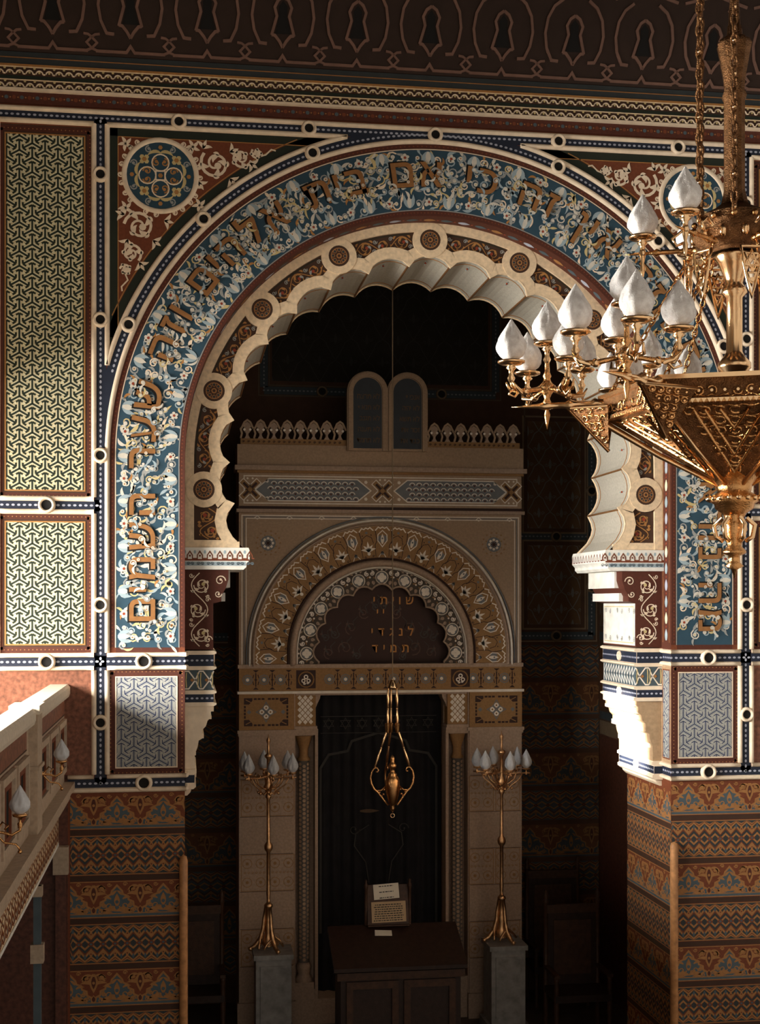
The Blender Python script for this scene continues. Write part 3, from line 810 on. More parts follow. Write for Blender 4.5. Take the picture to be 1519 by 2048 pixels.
    g=M(smap(fx(.257),sg)); g.rect(.26,1.24,4.20,4.385,slate,.002)
    for k in range(12):
        for s in (-1,1): g.stroke([(.26+.08*k,4.2925-s*.085),(.34+.08*k,4.2925+s*.0),(.26+.08*k+.08,4.2925+s*.085)],.014,white,.004)
    g.build('interlace',fr)
    beaded('beaded_moulding',4.055,4.20)
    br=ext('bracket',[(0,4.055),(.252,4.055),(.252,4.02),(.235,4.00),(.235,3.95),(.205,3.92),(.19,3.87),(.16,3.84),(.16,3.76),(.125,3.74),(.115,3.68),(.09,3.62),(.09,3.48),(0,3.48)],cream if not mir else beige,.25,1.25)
    g=M()
    for q,(x,z0,z1) in enumerate(((.262,4.0,4.055),(.242,3.93,3.96),(.172,3.755,3.80),(.10,3.60,3.64))):
        g.box(*sorted((fx(0),fx(x))),.30,1.25,z0,z1,cream)
    g.build('bracket_steps',br)
    o=ext('beaded_moulding',[(0,3.30),(.075,3.30),(.10,3.32),(.10,3.345),(.085,3.355),(.085,3.435),(.105,3.445),(.105,3.47),(.09,3.48),(0,3.48)],cream,.225,1.27)
    g=M(wmap(.225) if not mir else mirmap(wmap(.225),CXA)); g.rect(0,.085,3.36,3.43,navy,.002); g.build('bead_strip',o)
    g=M(smap(fx(.085),sg)); g.rect(.23,1.26,3.36,3.43,navy,.002); p_dots(g,dens((.25,3.395),(1.25,3.395)),.045,.010,beadm,.004,.014); g.mould(g.circ(.72,3.395,.045,12),.018,cream,.003,.02,closed=True); g.build('bead_strip',o)
    ext('bracket_foot',[(0,3.24),(.02,3.24),(.05,3.27),(.06,3.30),(0,3.30)],cream)
    for s in (0,): 
        pass
for s_ in 'lr': impost(s_)
# varnished corner guards
for (x,lab) in ((-.012,'varnished wooden corner guard on the edge of the left pier'),(XR+.012,'varnished wooden corner guard on the edge of the right pier')):
    g=M(); g.lathe([(.001,-1.38),(.038,-1.37),(.038,1.32),(.030,1.36),(.001,1.375)],(x,-.045,1.38),guardw,12); g.lathe([(.001,.0),(.045,0),(.045,.05),(.001,.05)],(x,-.045,0.001),guardw,12)
    o=g.build('corner_guard',loc=(x,-.01,0)); o['label']=lab; o['category']='corner guard'; o['group']='corner guards on the piers'
# ================================================================== APSE ROOM
YB=4.7; XL,XRR=-.79,5.32
def p_diamond(g,u0,u1,v0,v1,bg,c,px=.30,pz=.42,h=.001,w=.012):
    g.rect(u0,u1,v0,v1,bg,h); g.clip=(u0,u1,v0,v1)
    for i in range(-1,int((u1-u0)/px)+2):
        for j in range(-1,int((v1-v0)/pz)+2):
            for o in (0,.5):
                x=u0+(i+o)*px; z=v0+(j+o)*pz
                for s in (-1,1):
                    g.stroke([(x,z-pz/2),(x+s*px*.22,z-pz*.24),(x+s*px*.30,z-pz*.10),(x+s*px/2,z)],w,c,h+.001)
                g.leaf(x,z-.07,.13,PI/2,.04,c,h+.001,0)
                for s in (-1,1): g.curl(x+s*.05,z-.02,.03,0,s,.008,c,h+.0015,1.,n=7)
    g.clip=None
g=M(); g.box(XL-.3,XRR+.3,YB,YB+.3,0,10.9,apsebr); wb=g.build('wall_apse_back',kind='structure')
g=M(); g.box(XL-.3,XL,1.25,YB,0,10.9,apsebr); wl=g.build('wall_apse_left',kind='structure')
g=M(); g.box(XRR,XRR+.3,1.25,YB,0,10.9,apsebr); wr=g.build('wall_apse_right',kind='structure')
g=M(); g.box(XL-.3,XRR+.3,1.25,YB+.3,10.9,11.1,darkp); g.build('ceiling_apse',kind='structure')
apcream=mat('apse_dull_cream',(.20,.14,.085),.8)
def aband(path,par,mm,bs=()):
    g=M(mm); g.stroke(path,.10,apsebl,.002); p_dots(g,path,.05,.010,arkgr,.003,.015)
    o=g.build('beaded_band',par)
    for (x,z) in bs: 
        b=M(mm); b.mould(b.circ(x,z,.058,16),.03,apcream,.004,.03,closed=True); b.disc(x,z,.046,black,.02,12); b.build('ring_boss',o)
    return o
for s in (0,1):
    mm=wmap(YB) if s else mirmap(wmap(YB),CXA)
    for (z0,z1) in ((5.90,7.40),(4.66,5.80)):
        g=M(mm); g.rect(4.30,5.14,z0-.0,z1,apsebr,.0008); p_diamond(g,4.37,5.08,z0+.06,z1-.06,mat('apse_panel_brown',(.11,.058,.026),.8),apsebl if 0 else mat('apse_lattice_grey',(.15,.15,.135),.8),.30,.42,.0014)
        g.stroke([(4.31,z0),(5.14,z0),(5.14,z1),(4.31,z1)],.022,apcream,.004,closed=True); g.build('lattice_panel',wb)
    aband(dens((4.0,5.935-.08),(5.20,5.855)),wb,mm,[(4.75,5.855)]); aband(dens((4.0,4.57),(5.25,4.57)),wb,mm,[(4.75,4.57)])
    aband(dens((5.225,4.57),(5.225,7.55)),wb,mm,[(5.225,5.20),(5.225,6.45)])
    g=M(mm); g.stroke(dens((5.17,4.65),(5.17,7.5)),.018,apcream,.004); g.stroke(dens((4.0,4.50),(5.30,4.50)),.018,apcream,.004); g.stroke(dens((5.29,4.5),(5.29,7.5)),.016,apcream,.004); g.build('painted_fillet',wb)
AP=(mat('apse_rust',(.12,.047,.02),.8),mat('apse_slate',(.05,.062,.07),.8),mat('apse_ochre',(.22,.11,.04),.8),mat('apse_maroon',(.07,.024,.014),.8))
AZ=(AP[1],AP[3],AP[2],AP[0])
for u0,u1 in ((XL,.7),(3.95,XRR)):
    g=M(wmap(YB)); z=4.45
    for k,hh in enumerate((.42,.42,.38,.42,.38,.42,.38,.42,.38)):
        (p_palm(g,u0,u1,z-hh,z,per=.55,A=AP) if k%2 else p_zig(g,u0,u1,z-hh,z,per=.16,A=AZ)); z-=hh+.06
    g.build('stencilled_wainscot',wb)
g=M(wmap(YB))
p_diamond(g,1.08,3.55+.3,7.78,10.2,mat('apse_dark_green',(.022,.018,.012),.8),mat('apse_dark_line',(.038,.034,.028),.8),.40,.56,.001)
g.build('lattice_panel',wb)
o=aband(dens((.98,7.66),(3.95,7.66)),wb,wmap(YB),[(1.71,7.66),(3.24,7.66)]); aband(dens((.98,7.7),(.98,10.3)),wb,wmap(YB)); aband(dens((3.95,7.7),(3.95,10.3)),wb,wmap(YB))
g=M(wmap(YB))
for q,w_ in ((.065,.014),(-.065,.014)):
    g.stroke([(.98+q,10.3),(.98+q,7.66+q),(3.95-q,7.66+q),(3.95-q,10.3)],w_,mat('apse_line',(.10,.075,.05),.8),.004)
g.stroke([(4.33,7.2),(4.33,10.3)],.02,MATS['apse_line'],.004); g.stroke([(.22,7.2),(.22,10.3)],.02,MATS['apse_line'],.004); g.build('painted_fillet',wb)
for X,sg,par in ((XL,1,wl),(XRR,-1,wr)):
    g=M(smap(X,sg)); g.rect(1.3,4.65,.0,3.30,marbled,.001); g.rect(1.3,4.65,3.30,3.48,apcream,.002)
    for k in range(3): p_diamond(g,1.35+1.12*k,2.40+1.12*k,4.7,7.4,MATS['apse_panel_brown'],MATS['apse_lattice_grey'],.30,.42)
    for z in (4.57,3.55): g.rect(1.3,4.65,z-.05,z+.05,apsebl,.002)
    g.rect(1.3,4.65,3.65,4.45,AP[0],.001); g.build('painted_panel',par)

# ================================================================== THE ARK
YA=3.7; YK=YB-.05; CA=2.33; ark=thing('torah_ark','carved stone ark with round arch, twin tablets on top and dark curtained opening','ark',(CA,YA,0))
AX0,AX1=.628,4.032
def AW(y=0.): return wmap(YA-y)
g=M()
g.box(AX0,1.29,YA,YK,0,4.25,arkst); g.box(3.37,AX1,YA,YK,0,4.25,arkst); g.box(1.29,3.37,YA+.35,YK,4.0,4.25,arkst); g.box(1.29,1.545,YA+.22,YK,0,4.0,arkst); g.box(3.115,3.37,YA+.22,YK,0,4.0,arkst)
g.build('body',ark)
# lintel zone between the jambs and the upper panel with its arched opening
ZA=4.40
g=M()
N=60; RT=1.03
ps=[(CA-RT,4.25)]+[(CA+RT*math.cos(PI-PI*i/N),ZA+RT*math.sin(PI-PI*i/N)) for i in range(N+1)]+[(CA+RT,4.25)]
for a,b in zip(ps,ps[1:]): g.add([(a[0],YA,a[1]),(b[0],YA,b[1]),(b[0],YA,6.06),(a[0],YA,6.06),(a[0],YA+.12,a[1]),(b[0],YA+.12,b[1])],[(0,1,2,3),(0,4,5,1)],arkbe)
g.box(AX0+.0,CA-RT,YA,YA+.12,4.25,6.06,arkbe); g.box(CA+RT,AX1,YA,YA+.12,4.25,6.06,arkbe); g.box(AX0,AX1,YA+.30,YK,4.25,6.86,arkst)
g.box(AX0,AX0+.1,YA+.12,YA+.3,4.25,6.06,arkst); g.box(AX1-.1,AX1,YA+.12,YA+.3,4.25,6.06,arkst)
up=g.build('spandrel_panel',ark)
g=M(AW()); 
for q,w_,mt in ((.035,.012,arkwh),(.060,.010,arkgr),(.085,.010,arkwh)):
    g.stroke([(AX0+q,4.27),(AX0+q,6.05-q*.7),(AX1-q,6.05-q*.7),(AX1-q,4.27)],w_,mt,.003)
for x in (.97,3.69):
    z=5.70
    g.stroke(g.circ(x,z,.125,20),.008,arkst,.003,closed=True); g.disc(x,z,.09,arkgr,.002,16)
    for q in range(8): 
        a=q*PI/4; g.disc(x+.055*math.cos(a),z+.055*math.sin(a),.018,arkwh,.004,6); g.disc(x+.10*math.cos(a+.4),z+.10*math.sin(a+.4),.010,arkor,.004,5)
        g.leaf(x,z,.05,a,.012,tymp,.005,0)
    for q in range(14): g.curl(x+.14*math.cos(q*.449),z+.14*math.sin(q*.449),.014,0,1,.006,arkor,.003,.9,n=6)
k=0
while k<34:
    x=AX0+.12+k*.095; 
    if k%4==1: g.stroke([(x-.03,6.0),(x,6.02),(x+.03,6.0),(x,5.98)],.008,arkwh,.004,closed=True)
    k+=1
g.build('inlay',up)
def ringmap(r0,zb=4.25,y=0.): return pathmap(CA,ZA,r0,zb,YA-y)
def rpath(r0,v,n=80,zb=4.25): L=ZA-zb; A=PI*r0; return [(L*i/4,v) for i in range(5)]+[(L+A*i/n,v) for i in range(1,n+1)]+[(L+A+L*i/4,v) for i in range(1,5)]
# outer ring
g=M(ringmap(1.31)); T=2*(ZA-4.25)+PI*1.31
g.stroke(rpath(1.31,.0),.40,arkor,.004); g.mould(rpath(1.31,.27),.035,arkwh,0,.05); g.mould(rpath(1.31,.305),.02,arkgr,0,.03); g.mould(rpath(1.31,.225),.03,arkst,0,.06)
# meander round the outside
og=g.build('outer_archivolt',ark)
g=M(ringmap(1.31)); n=25; st=T/n
for k in range(n):
    u=st*(k+.5)
    if k%2:
        for q in (-.75,-.38,0,.38,.75): g.leaf(u,-.10,.125 if q==0 else .10,PI/2+q*1.15,.032,arkwh,.006,q*.6)
        g.disc(u,-.12,.022,arkwh,.007,8); g.disc(u,.13,.016,arkgr,.006,6)
        for s in (-1,1): g.disc(u+s*.05,.10,.008,tymp,.006,5); g.curl(u+s*.055,-.155,.02,0,s,.006,tymp,.006,.9,n=6)
        g.stroke([(u-.07,.0),(u-.05,.07),(u,.10),(u+.05,.07),(u+.07,.0)],.007,tymp,.0055)
    else:
        g.disc(u,.05,.045,arkgr,.005,12,.065); g.stroke([(u,-.045),(u-.055,.03),(u-.05,.10),(u,.15),(u+.05,.10),(u+.055,.03)],.011,arkwh,.007,closed=True)
        g.leaf(u,-.01,.12,PI/2,.04,arkwh,.008,0); g.disc(u,.055,.012,arkgr,.010,6); g.disc(u,-.12,.022,arkgr,.006,8,.022)
        g.stroke([(u-.05,-.17),(u,-.10),(u+.05,-.17)],.009,arkwh,.006)
    # scalloped crenel at the rim and bead below
    g.stroke([(u-st/2+.01,.15),(u-st/4,.19),(u-st/8,.175),(u,.19),(u+st/8,.175),(u+st/4,.19),(u+st/2-.01,.15)],.013,arkwh,.007)
    for q in range(3): g.stroke([(u-st/3+q*st/3,-.20),(u-st/3+q*st/3,-.175)],.012,tymp,.007)
    g.stroke([(u-st/2,-.16),(u-st/2,-.02),(u-st/2+ .025,.03),(u-st/2+.01,.15)],.008,tymp,.0055)
g.build('lily_inlay',og)
g=M(ringmap(1.07)); g.mould(rpath(1.07,.0),.085,arkst,0,.06); g.mould(rpath(1.07,.055),.025,tymp,0,.03); g.mould(rpath(1.07,-.05),.02,arkwh,0,.03); g.build('roll_moulding',ark)
# inner ring, set back, with lobed opening
def tlobes():
    pts=[(CA-.76,4.25)]
    nl=11; a0=-8; st=(180+16)/nl
    for k in range(nl):
        for i in range(7):
            if i==6 and k<nl-1: continue
            t=i/6; a=math.radians(a0+st*(k+t)); r=.765+.06*math.sin(PI*t)**.8
            pts.append((CA-r*math.cos(a),max(4.262,ZA+r*math.sin(a))))
    pts.append((CA+.76,4.25)); return pts
TL=tlobes(); g=M(); y=YA+.05
n=len(TL)
def outp(p): 
    if p[1]<=ZA: return (CA-1.03 if p[0]<CA else CA+1.03,p[1])
    d=Vector((p[0]-CA,p[1]-ZA)).normalized()*1.03; return (CA+d.x,ZA+d.y)
TO=[outp(p) for p in TL]
g.add([(x,y,z) for x,z in TL]+[(x,y,z) for x,z in TO]+[(x,y+.16,z) for x,z in TL],[(i,i+1,n+i+1,n+i) for i in range(n-1)]+[(i,i+1,2*n+i+1,2*n+i) for i in range(n-1)],mat('ark_dark_ground',(.07,.05,.035),.6))
ir=g.build('inner_archivolt',ark)
g=M(pathmap(CA,ZA,.91,4.25,YA+.05)); T=2*.15+PI*.91; n2=11; st=T/n2
g.stroke([(T*i/80,.10) for i in range(81)],.012,arkwh,.004)
for k in range(n2):
    u=st*(k+.5)
    g.mould(g.circ(u,-.01,.075,18),.014,arkwh,.002,.012,closed=True); g.disc(u,-.01,.062,arkgr,.003,14)
    for q in range(4): g.disc(u+.03*math.cos(q*PI/2),-.01+.03*math.sin(q*PI/2),.028,arkwh,.006+.0002*q,8)
    for q in (-1,1):
        g.curl(u+q*st*.40,.045,.032,PI/2,q,.012,arkwh,.004,1.1,n=10); g.curl(u+q*st*.40,-.065,.026,-PI/2,-q,.012,arkst,.004,1.,n=9)
        g.leaf(u+q*.04,.075,.06,PI/2-q*.9,.022,arkst,.004,q*.5); g.leaf(u+q*st*.36,-.005,.05,q*.4,.018,arkor,.004,0)
    g.disc(u+st/2,.0,.012,arkwh,.006,6); g.disc(u,.085,.012,arkwh,.005,6)
g.build('rosette_inlay',ir)
g=M(); g.tube([(x,y-.004,z) for x,z in TL],.014,arkst,6); g.build('lobed_edge',ir)
g=M(); g.box(CA-1.03,CA+1.03,YA+.20,YA+.26,4.25,5.45,tymp); ty=g.build('tympanum',ark)
g=M(wmap(YA+.20)); tl=mat('tympanum_scroll',(.13,.075,.06),.7); tg=mat('tympanum_grey_scroll',(.075,.07,.068),.7)
rq=random.Random(5)
for (x,z,r) in ((.42,.18,.09),(.62,.12,.07),(.35,.42,.08),(.55,.35,.06),(.20,.60,.07),(.05,.68,.05),(.66,.30,.05),(.28,.08,.05)):
    for s in (-1,1):
        g.curl(CA+s*x,4.27+z,r,rq.uniform(0,6),s,.012,tg if r<.07 else tl,.003,1.2,n=12); g.leaf(CA+s*x,4.27+z,.11,PI/2-s,.022,tg,.0035,s*.8); g.disc(CA+s*(x+.05),4.27+z+.05,.016,tl,.005,5)
        g.stroke([(CA+s*(x-.05),4.27+z),(CA+s*(x-.02),4.27+z+.08),(CA+s*(x-.08),4.27+z+.14)],.008,tg,.003)
g.build('scroll_ornament',ty)
g=M(wmap(YA+.20))
for (s,xr,z,sz) in (("שויתי",2.74,4.98,.145),("יי",2.38,4.84,.13),("לנגדי",2.74,4.60,.145),("תמיד",2.68,4.40,.145)):
    tw=M(wmap(0)); e=text(tw,s,0,0,sz,gold,0,0,gap=.0); n_=len(s); gp=max(.1,((xr-(2*2.45-xr))+e)/max(1,n_-1)/sz) if n_>2 else .6
    x_=xr
    for ch_ in s:
        g=M(wmap(YA+.20)); x_=text(g,ch_,x_,z,sz,gold,.004,.012,gold,gap=min(gp,.45)); g.build('hebrew_letter',ty)
# lintel course
g=M(); g.box(AX0-.015,AX1+.015,YA-.04,YA+.12,4.225,4.27,arkst); g.box(AX0,AX1,YA-.02,YA+.36,3.955,4.225,arkor); g.box(AX0-.02,AX1+.02,YA-.06,YA+.12,3.925,3.955,arkwh); g.box(1.30,3.36,YA,YA+.36,3.90,3.955,arkst)
li=g.build('lintel',ark)
g=M(wmap(YA-.02)); per=.193
def isq(x): return 1.27<x<1.54 or 3.13<x<3.42
k=0
while AX0+.10+k*per<AX1-.05:
    x=AX0+.10+k*per
    if not isq(x) :
        g.stroke(g.circ(x,4.09,.058,8),.011,arkgr,.003,closed=True); g.disc(x,4.09,.040,arkgr,.003,8); g.disc(x,4.09,.020,arkwh,.005,8)
        d=x+per/2
        if not isq(d) and d<AX1-.05:
            for s in (-1,1): 
                g.poly([(d-.035,4.09+s*.115),(d,4.09+s*.085),(d+.035,4.09+s*.115)],tymp,.003); g.stroke([(d,4.09),(d,4.09+s*.08)],.014,tymp,.003); g.stroke([(d-.035,4.09+s*.02),(d-.025,4.09+s*.06)],.010,tymp,.003); g.stroke([(d+.035,4.09+s*.02),(d+.025,4.09+s*.06)],.010,tymp,.003)
            g.disc(d,4.09,.018,tymp,.0035,4)
    k+=1
for x in (1.415,3.275):
    g.rect(x-.115,x+.115,3.985,4.20,tymp,.003); g.mould(g.circ(x,4.09,.090,18),.018,arkor,.003,.012,closed=True)
    for (a,b,r) in ((0,.045,.028),(-.03,.0,.026),(.03,.0,.026)): g.disc(x+a,4.085+b-.01,r,arkwh,.006+.0003*a*10,10); g.disc(x+a,4.085+b-.01,r*.5,tymp,.008,8)
    for s in (-1,1): g.curl(x+s*.02,4.045,.018,0,s,.008,arkwh,.007,1.,n=7)
g.build('inlay',li)
# impost blocks
for s in (0,1):
    f=(lambda x:x) if s==0 else (lambda x:2*CA-x)
    def bx(g,x0,x1,*r): g.box(*sorted((f(x0),f(x1))),*r)
    mmf=wmap(YA-.03) if s==0 else mirmap(wmap(YA-.03),CA)
    g=M(); bx(g,AX0,1.275,YA-.03,YA+.05,3.50,3.925,arkor); bx(g,AX0-.02,1.30,YA-.06,YA+.05,3.46,3.50,arkst); bx(g,AX0-.01,1.28,YA-.05,YA+.05,3.43,3.46,arkst); b=g.build('rosette_block',ark)
    g=M(mmf); c=(.945,3.712)
    for q in range(4):
        a=q*PI/2+PI/4
        for (e1,e2) in (((-1,-1),0),((1,-1),0),((1,1),0),((-1,1),0)):
            pass
    for sx in (-1,1):
        for sz in (-1,1):
            X_,Z_=c[0]+sx*.26,c[1]+sz*.165
            g.poly([(X_,Z_),(X_-sx*.10,Z_),(X_-sx*.10,Z_-sz*.03),(X_-sx*.06,Z_-sz*.075),(X_,Z_-sz*.075)],tymp,.003); g.stroke([(X_-sx*.02,Z_-sz*.02),(X_-sx*.08,Z_-sz*.05)],.010,arkor,.005)
            for q in range(3): g.rect(*sorted((X_-sx*(.115+.045*q),X_-sx*(.15+.045*q))),*sorted((Z_,Z_-sz*.022)),tymp,.003)
            for q in range(2): g.rect(*sorted((X_,X_-sx*.022)),*sorted((Z_-sz*(.09+.04*q),Z_-sz*(.12+.04*q))),tymp,.003)
    g.stroke([(c[0]-.115,c[1]),(c[0]-.04,c[1]+.04),(c[0],c[1]+.115),(c[0]+.04,c[1]+.04),(c[0]+.115,c[1]),(c[0]+.04,c[1]-.04),(c[0],c[1]-.115),(c[0]-.04,c[1]-.04)],.012,arkgr,.004,closed=True)
    for q in range(4): a=q*PI/2; g.disc(c[0]+.05*math.cos(a),c[1]+.05*math.sin(a),.030,arkwh,.005,8); g.disc(c[0]+.05*math.cos(a),c[1]+.05*math.sin(a),.012,arkor,.006,6)
    for q in range(4): a=q*PI/2+PI/4; g.leaf(c[0],c[1],.075,a,.022,arkgr,.006,0)
    for sx in (-1,1): g.disc(c[0]+sx*.20,c[1],.028,arkgr,.004,4)
    g.build('inlay',b)
    g=M(); bx(g,1.285,1.535,YA+.02,YA+.30,3.53,3.925,arkor); bx(g,1.28,1.56,YA-.02,YA+.30,3.46,3.50,arkst); bx(g,1.28,1.55,YA-.01,YA+.30,3.43,3.535,arkst); b=g.build('lattice_block',ark)
    g=M(wmap(YA+.02) if s==0 else mirmap(wmap(YA+.02),CA))
    for i in range(3):
        for j in range(5):
            for o in (0,.5):
                x,z=1.345+.066*(i+o),3.585+.072*(j+o)
                if x<1.50 and z<3.90: g.disc(x,z,.031,arkwh,.004,4,.027)
    g.build('inlay',b)
    # bracket scroll at the top of the opening
    g=M(); pts=[(1.535,3.925),(1.60,3.925),(1.59,3.86),(1.56,3.80),(1.535,3.74)]; g.prism([(f(x),z) for x,z in pts],'y',YA+.06,YA+.30,arkst); g.build('opening_bracket',ark)
    # pilaster with tiled squares
    g=M(); bx(g,AX0,1.275,YA-.02,YA+.02,.30,3.43,arkst); bx(g,AX0-.02,1.29,YA-.05,YA+.02,0,.30,arkst); pl=g.build('pilaster',ark)
    g=M(wmap(YA-.02) if s==0 else mirmap(wmap(YA-.02),CA)); z=3.36; g.rect(.635,1.27,.28,3.37,arkst,.0008)
    for k in range(7):
        z0=z-.44
        for q in range(2):
            x=.645+.325*q
            if k%2:
                g.stroke([(x+.01,z0+.01),(x+.305,z0+.01),(x+.305,z-.01),(x+.01,z-.01)],.008,arkor,.002,closed=True)
                for (a,b) in ((.25,.25),(.75,.25),(.25,.75),(.75,.75)):
                    g.stroke(g.circ(x+.315*a,z0+.44*b,.055,12),.008,arkor,.003,closed=True); g.disc(x+.315*a,z0+.44*b,.02,arkor,.003,8)
                for t in range(6): g.curl(x+.05+.045*t,z0+.22,.018,0,1,.006,arkor,.003,.9,n=6)
            else:
                for a in range(6):
                    for b in range(8): g.curl(x+.04+.048*a,z0+.05+.05*b,.012,a,(-1)**b,.005,arkbe,.002,.8,n=5,tip=False)
        g.stroke([(.64,z0),(1.265,z0)],.006,tymp,.002); z=z0
    g.build('tile_inlay',pl)
    # niche column
    cx,cy=f(1.40),YA+.11
    g=M(); g.lathe([(.065,.72),(.065,3.12)],(cx,cy,0),mat('column_ground',(.15,.13,.115),.6),20); co=g.build('column',ark)
    g=M(lambda u,v,h: (cx+(.065+h)*math.sin(u/.065),cy-(.065+h)*math.cos(u/.065),v)); r_=.030
    for i in range(-3,4):
        for j in range(46):
            u=i*.052; z=.76+j*.051+(.0255 if i%2 else 0)
            g.disc(u,z,.021,arkbe,.002,6)
    g.build('honeycomb_inlay',co)
    g=M(); g.lathe([(.075,3.12),(.08,3.14),(.055,3.17),(.055,3.26),(.10,3.40),(.105,3.42)],(cx,cy,0),arkor,12); g.box(cx-.11,cx+.11,cy-.08,cy+.08,3.42,3.44,arkst); g.build('column_capital',co)
    g=M(); g.box(cx-.115,cx+.115,cy-.10,cy+.10,.42,.50,arkst); g.lathe([(.10,.50),(.10,.54),(.07,.58),(.09,.64),(.09,.68),(.065,.72)],(cx,cy,0),arkst,16); g.box(cx-.125,cx+.135,cy-.10,cy+.11,.30,.42,arkst); g.build('column_base',co)
    g=M(); bx(g,1.525,1.56,YA+.0,YA+.24,.30,3.46,arkst); g.build('door_jamb',ark)
g=M(); g.box(1.29,3.37,YA+.02,YK,0,.30,arkst); g.build('threshold',ark)
# frieze and cornice above
g=M(); g.box(AX0-.03,AX1+.03,YA-.05,YA+.3,6.06,6.10,arkst); g.box(AX0-.01,AX1+.01,YA-.02,YA+.3,6.10,6.135,tymp); g.box(AX0-.0,AX1+.0,YA-.01,YA+.3,6.135,6.525,arkbe)
g.box(AX0-.02,AX1+.02,YA-.04,YA+.35,6.525,6.555,arkor); g.box(AX0-.05,AX1+.05,YA-.08,YA+.35,6.555,6.61,arkst); g.box(AX0-.02,AX1+.02,YA-.02,YA+.5,6.61,6.86,arkbe)
co=g.build('cornice',ark)
g=M(wmap(YA-.01)); 
g.stroke([(AX0+.06,6.17),(AX1-.06,6.17),(AX1-.06,6.49),(AX0+.06,6.49)],.014,arkwh,.003,closed=True)
for (a,b) in ((AX0+.35,CA-.30),(CA+.30,AX1-.35)):
    g.poly([(a,6.20),(b,6.20),(b+.16,6.33),(b,6.46),(a,6.46),(a-.16,6.33)],arkgr,.003)
    g.stroke([(a,6.20),(b,6.20),(b+.16,6.33),(b,6.46),(a,6.46),(a-.16,6.33)],.014,arkwh,.004,closed=True)
    nx=int((b-a)/.085)
    for i in range(nx+1):
        for j in range(4):
            x=a+.02+(b-a-.04)*i/nx+(.04 if j%2 else 0); z=6.215+.060*j
            if x<b-.0: g.stroke(arcpts(x,z,.034,0.15,PI-.15,5),.010,arkwh,.005); g.disc(x,z+.006,.013,mat('ark_red_inlay',(.12,.04,.025),.6),.005,5)
for c in (CA,AX0+.13,AX1-.13):
    for a in (PI/4,-PI/4):
        d=(math.cos(a),math.sin(a)); g.stroke([(c-d[0]*.15,6.33-d[1]*.15),(c+d[0]*.15,6.33+d[1]*.15)],.085,arkwh,.005); g.stroke([(c-d[0]*.14,6.33-d[1]*.14),(c+d[0]*.14,6.33+d[1]*.14)],.060,arkor,.0058); g.stroke([(c-d[0]*.11,6.33-d[1]*.11),(c+d[0]*.11,6.33+d[1]*.11)],.03,tymp,.0066)
    g.disc(c,6.33,.03,arkor,.0075,8)
    for s in (-1,1): 
        for q in (-1,1): (AX0<c+s*.20<AX1) and g.disc(c+s*.20,6.33+q*.10,.022,arkwh,.004,5); g.disc(c+q*.03,6.33+s*.13,.014,arkwh,.004,5)
g.build('frieze_inlay',co)
# cresting
for (a,b) in ((AX0+.02,1.90),(2.88,AX1-.02)):
    g=M(); g.box(a,b,YA-.0,YA+.10,6.86,6.93,arkor); nx=round((b-a)/.157); st=(b-a)/nx
    for i in range(nx):
        x=a+st*(i+.5); F2=(lambda u,v,h: (u,YA+.02-h,v))
        g.map=F2
        g.prism([(x-.035,6.93),(x+.035,6.93),(x+.014,6.965),(x+.014,6.99),(x+.040,7.02),(x+.03,7.05),(x+.05,7.075),(x+.03,7.105),(x,7.125),(x-.03,7.105),(x-.05,7.075),(x-.03,7.05),(x-.04,7.02),(x-.014,6.99),(x-.014,6.965)],'y',YA+.0,YA+.06,arkst)
        g.raised([(x-st/2,6.93),(x-st/2+.016,6.99),(x-st/2,7.04),(x-st*.40,7.06),(x-.035,7.12),(x,7.145),(x+.035,7.12),(x+st*.40,7.06),(x+st/2,7.04)],.022,arkbe,0,.03)
        for s in (-1,1): g.disc(x+s*.034,7.035,.016,arkwh,.022,6)
    g.map=wmap(YA); 
    for i in range(int((b-a)/.06)): g.curl(a+.03+.06*i,6.893,.018,0,1,.006,tymp,.002,1.,n=6)
    g.build('cresting',ark)
# the two tablets
stonem=arkst; tabm=mat('tablet_blue_grey',(.040,.048,.058),.6)
for s,lines in ((1,("אנכי יי","לא יהיה","לא תשא","זכור את","כבד את")),(-1,("לא תרצח","לא תנאף","לא תגנב","לא תענה","לא תחמד"))):
    cx=2.385+s*.24
    def tab(r,z0): return [(cx-r,z0)]+[(cx+r*math.cos(PI-PI*i/20),7.50+r*math.sin(PI-PI*i/20)) for i in range(21)]+[(cx+r,z0)]
    g=M(); g.prism(tab(.245,6.80),'y',YA-.06+(.004 if s>0 else 0),YA+.06,arkbe); t=g.build('tablet',ark)
    g=M(wmap(YA-.06)); g.poly(tab(.170,6.83),tabm,.002)
    g.raised([(cx-.205,6.80)]+[(cx+.205*math.cos(PI-PI*i/20),7.50+.205*math.sin(PI-PI*i/20)) for i in range(21)]+[(cx+.205,6.80)],.05,arkbe,0,.02); 
    g.build('tablet_face',t)
    for i,l in enumerate(lines):
        g=M(wmap(YA-.06)); text(g,l,cx+.145,7.42-.13*i,.085,mat('faded_gold',(.14,.085,.04),.6),.003,.005,gap=.06,space=.3,sx=.85); g.build('hebrew_text_line',t)
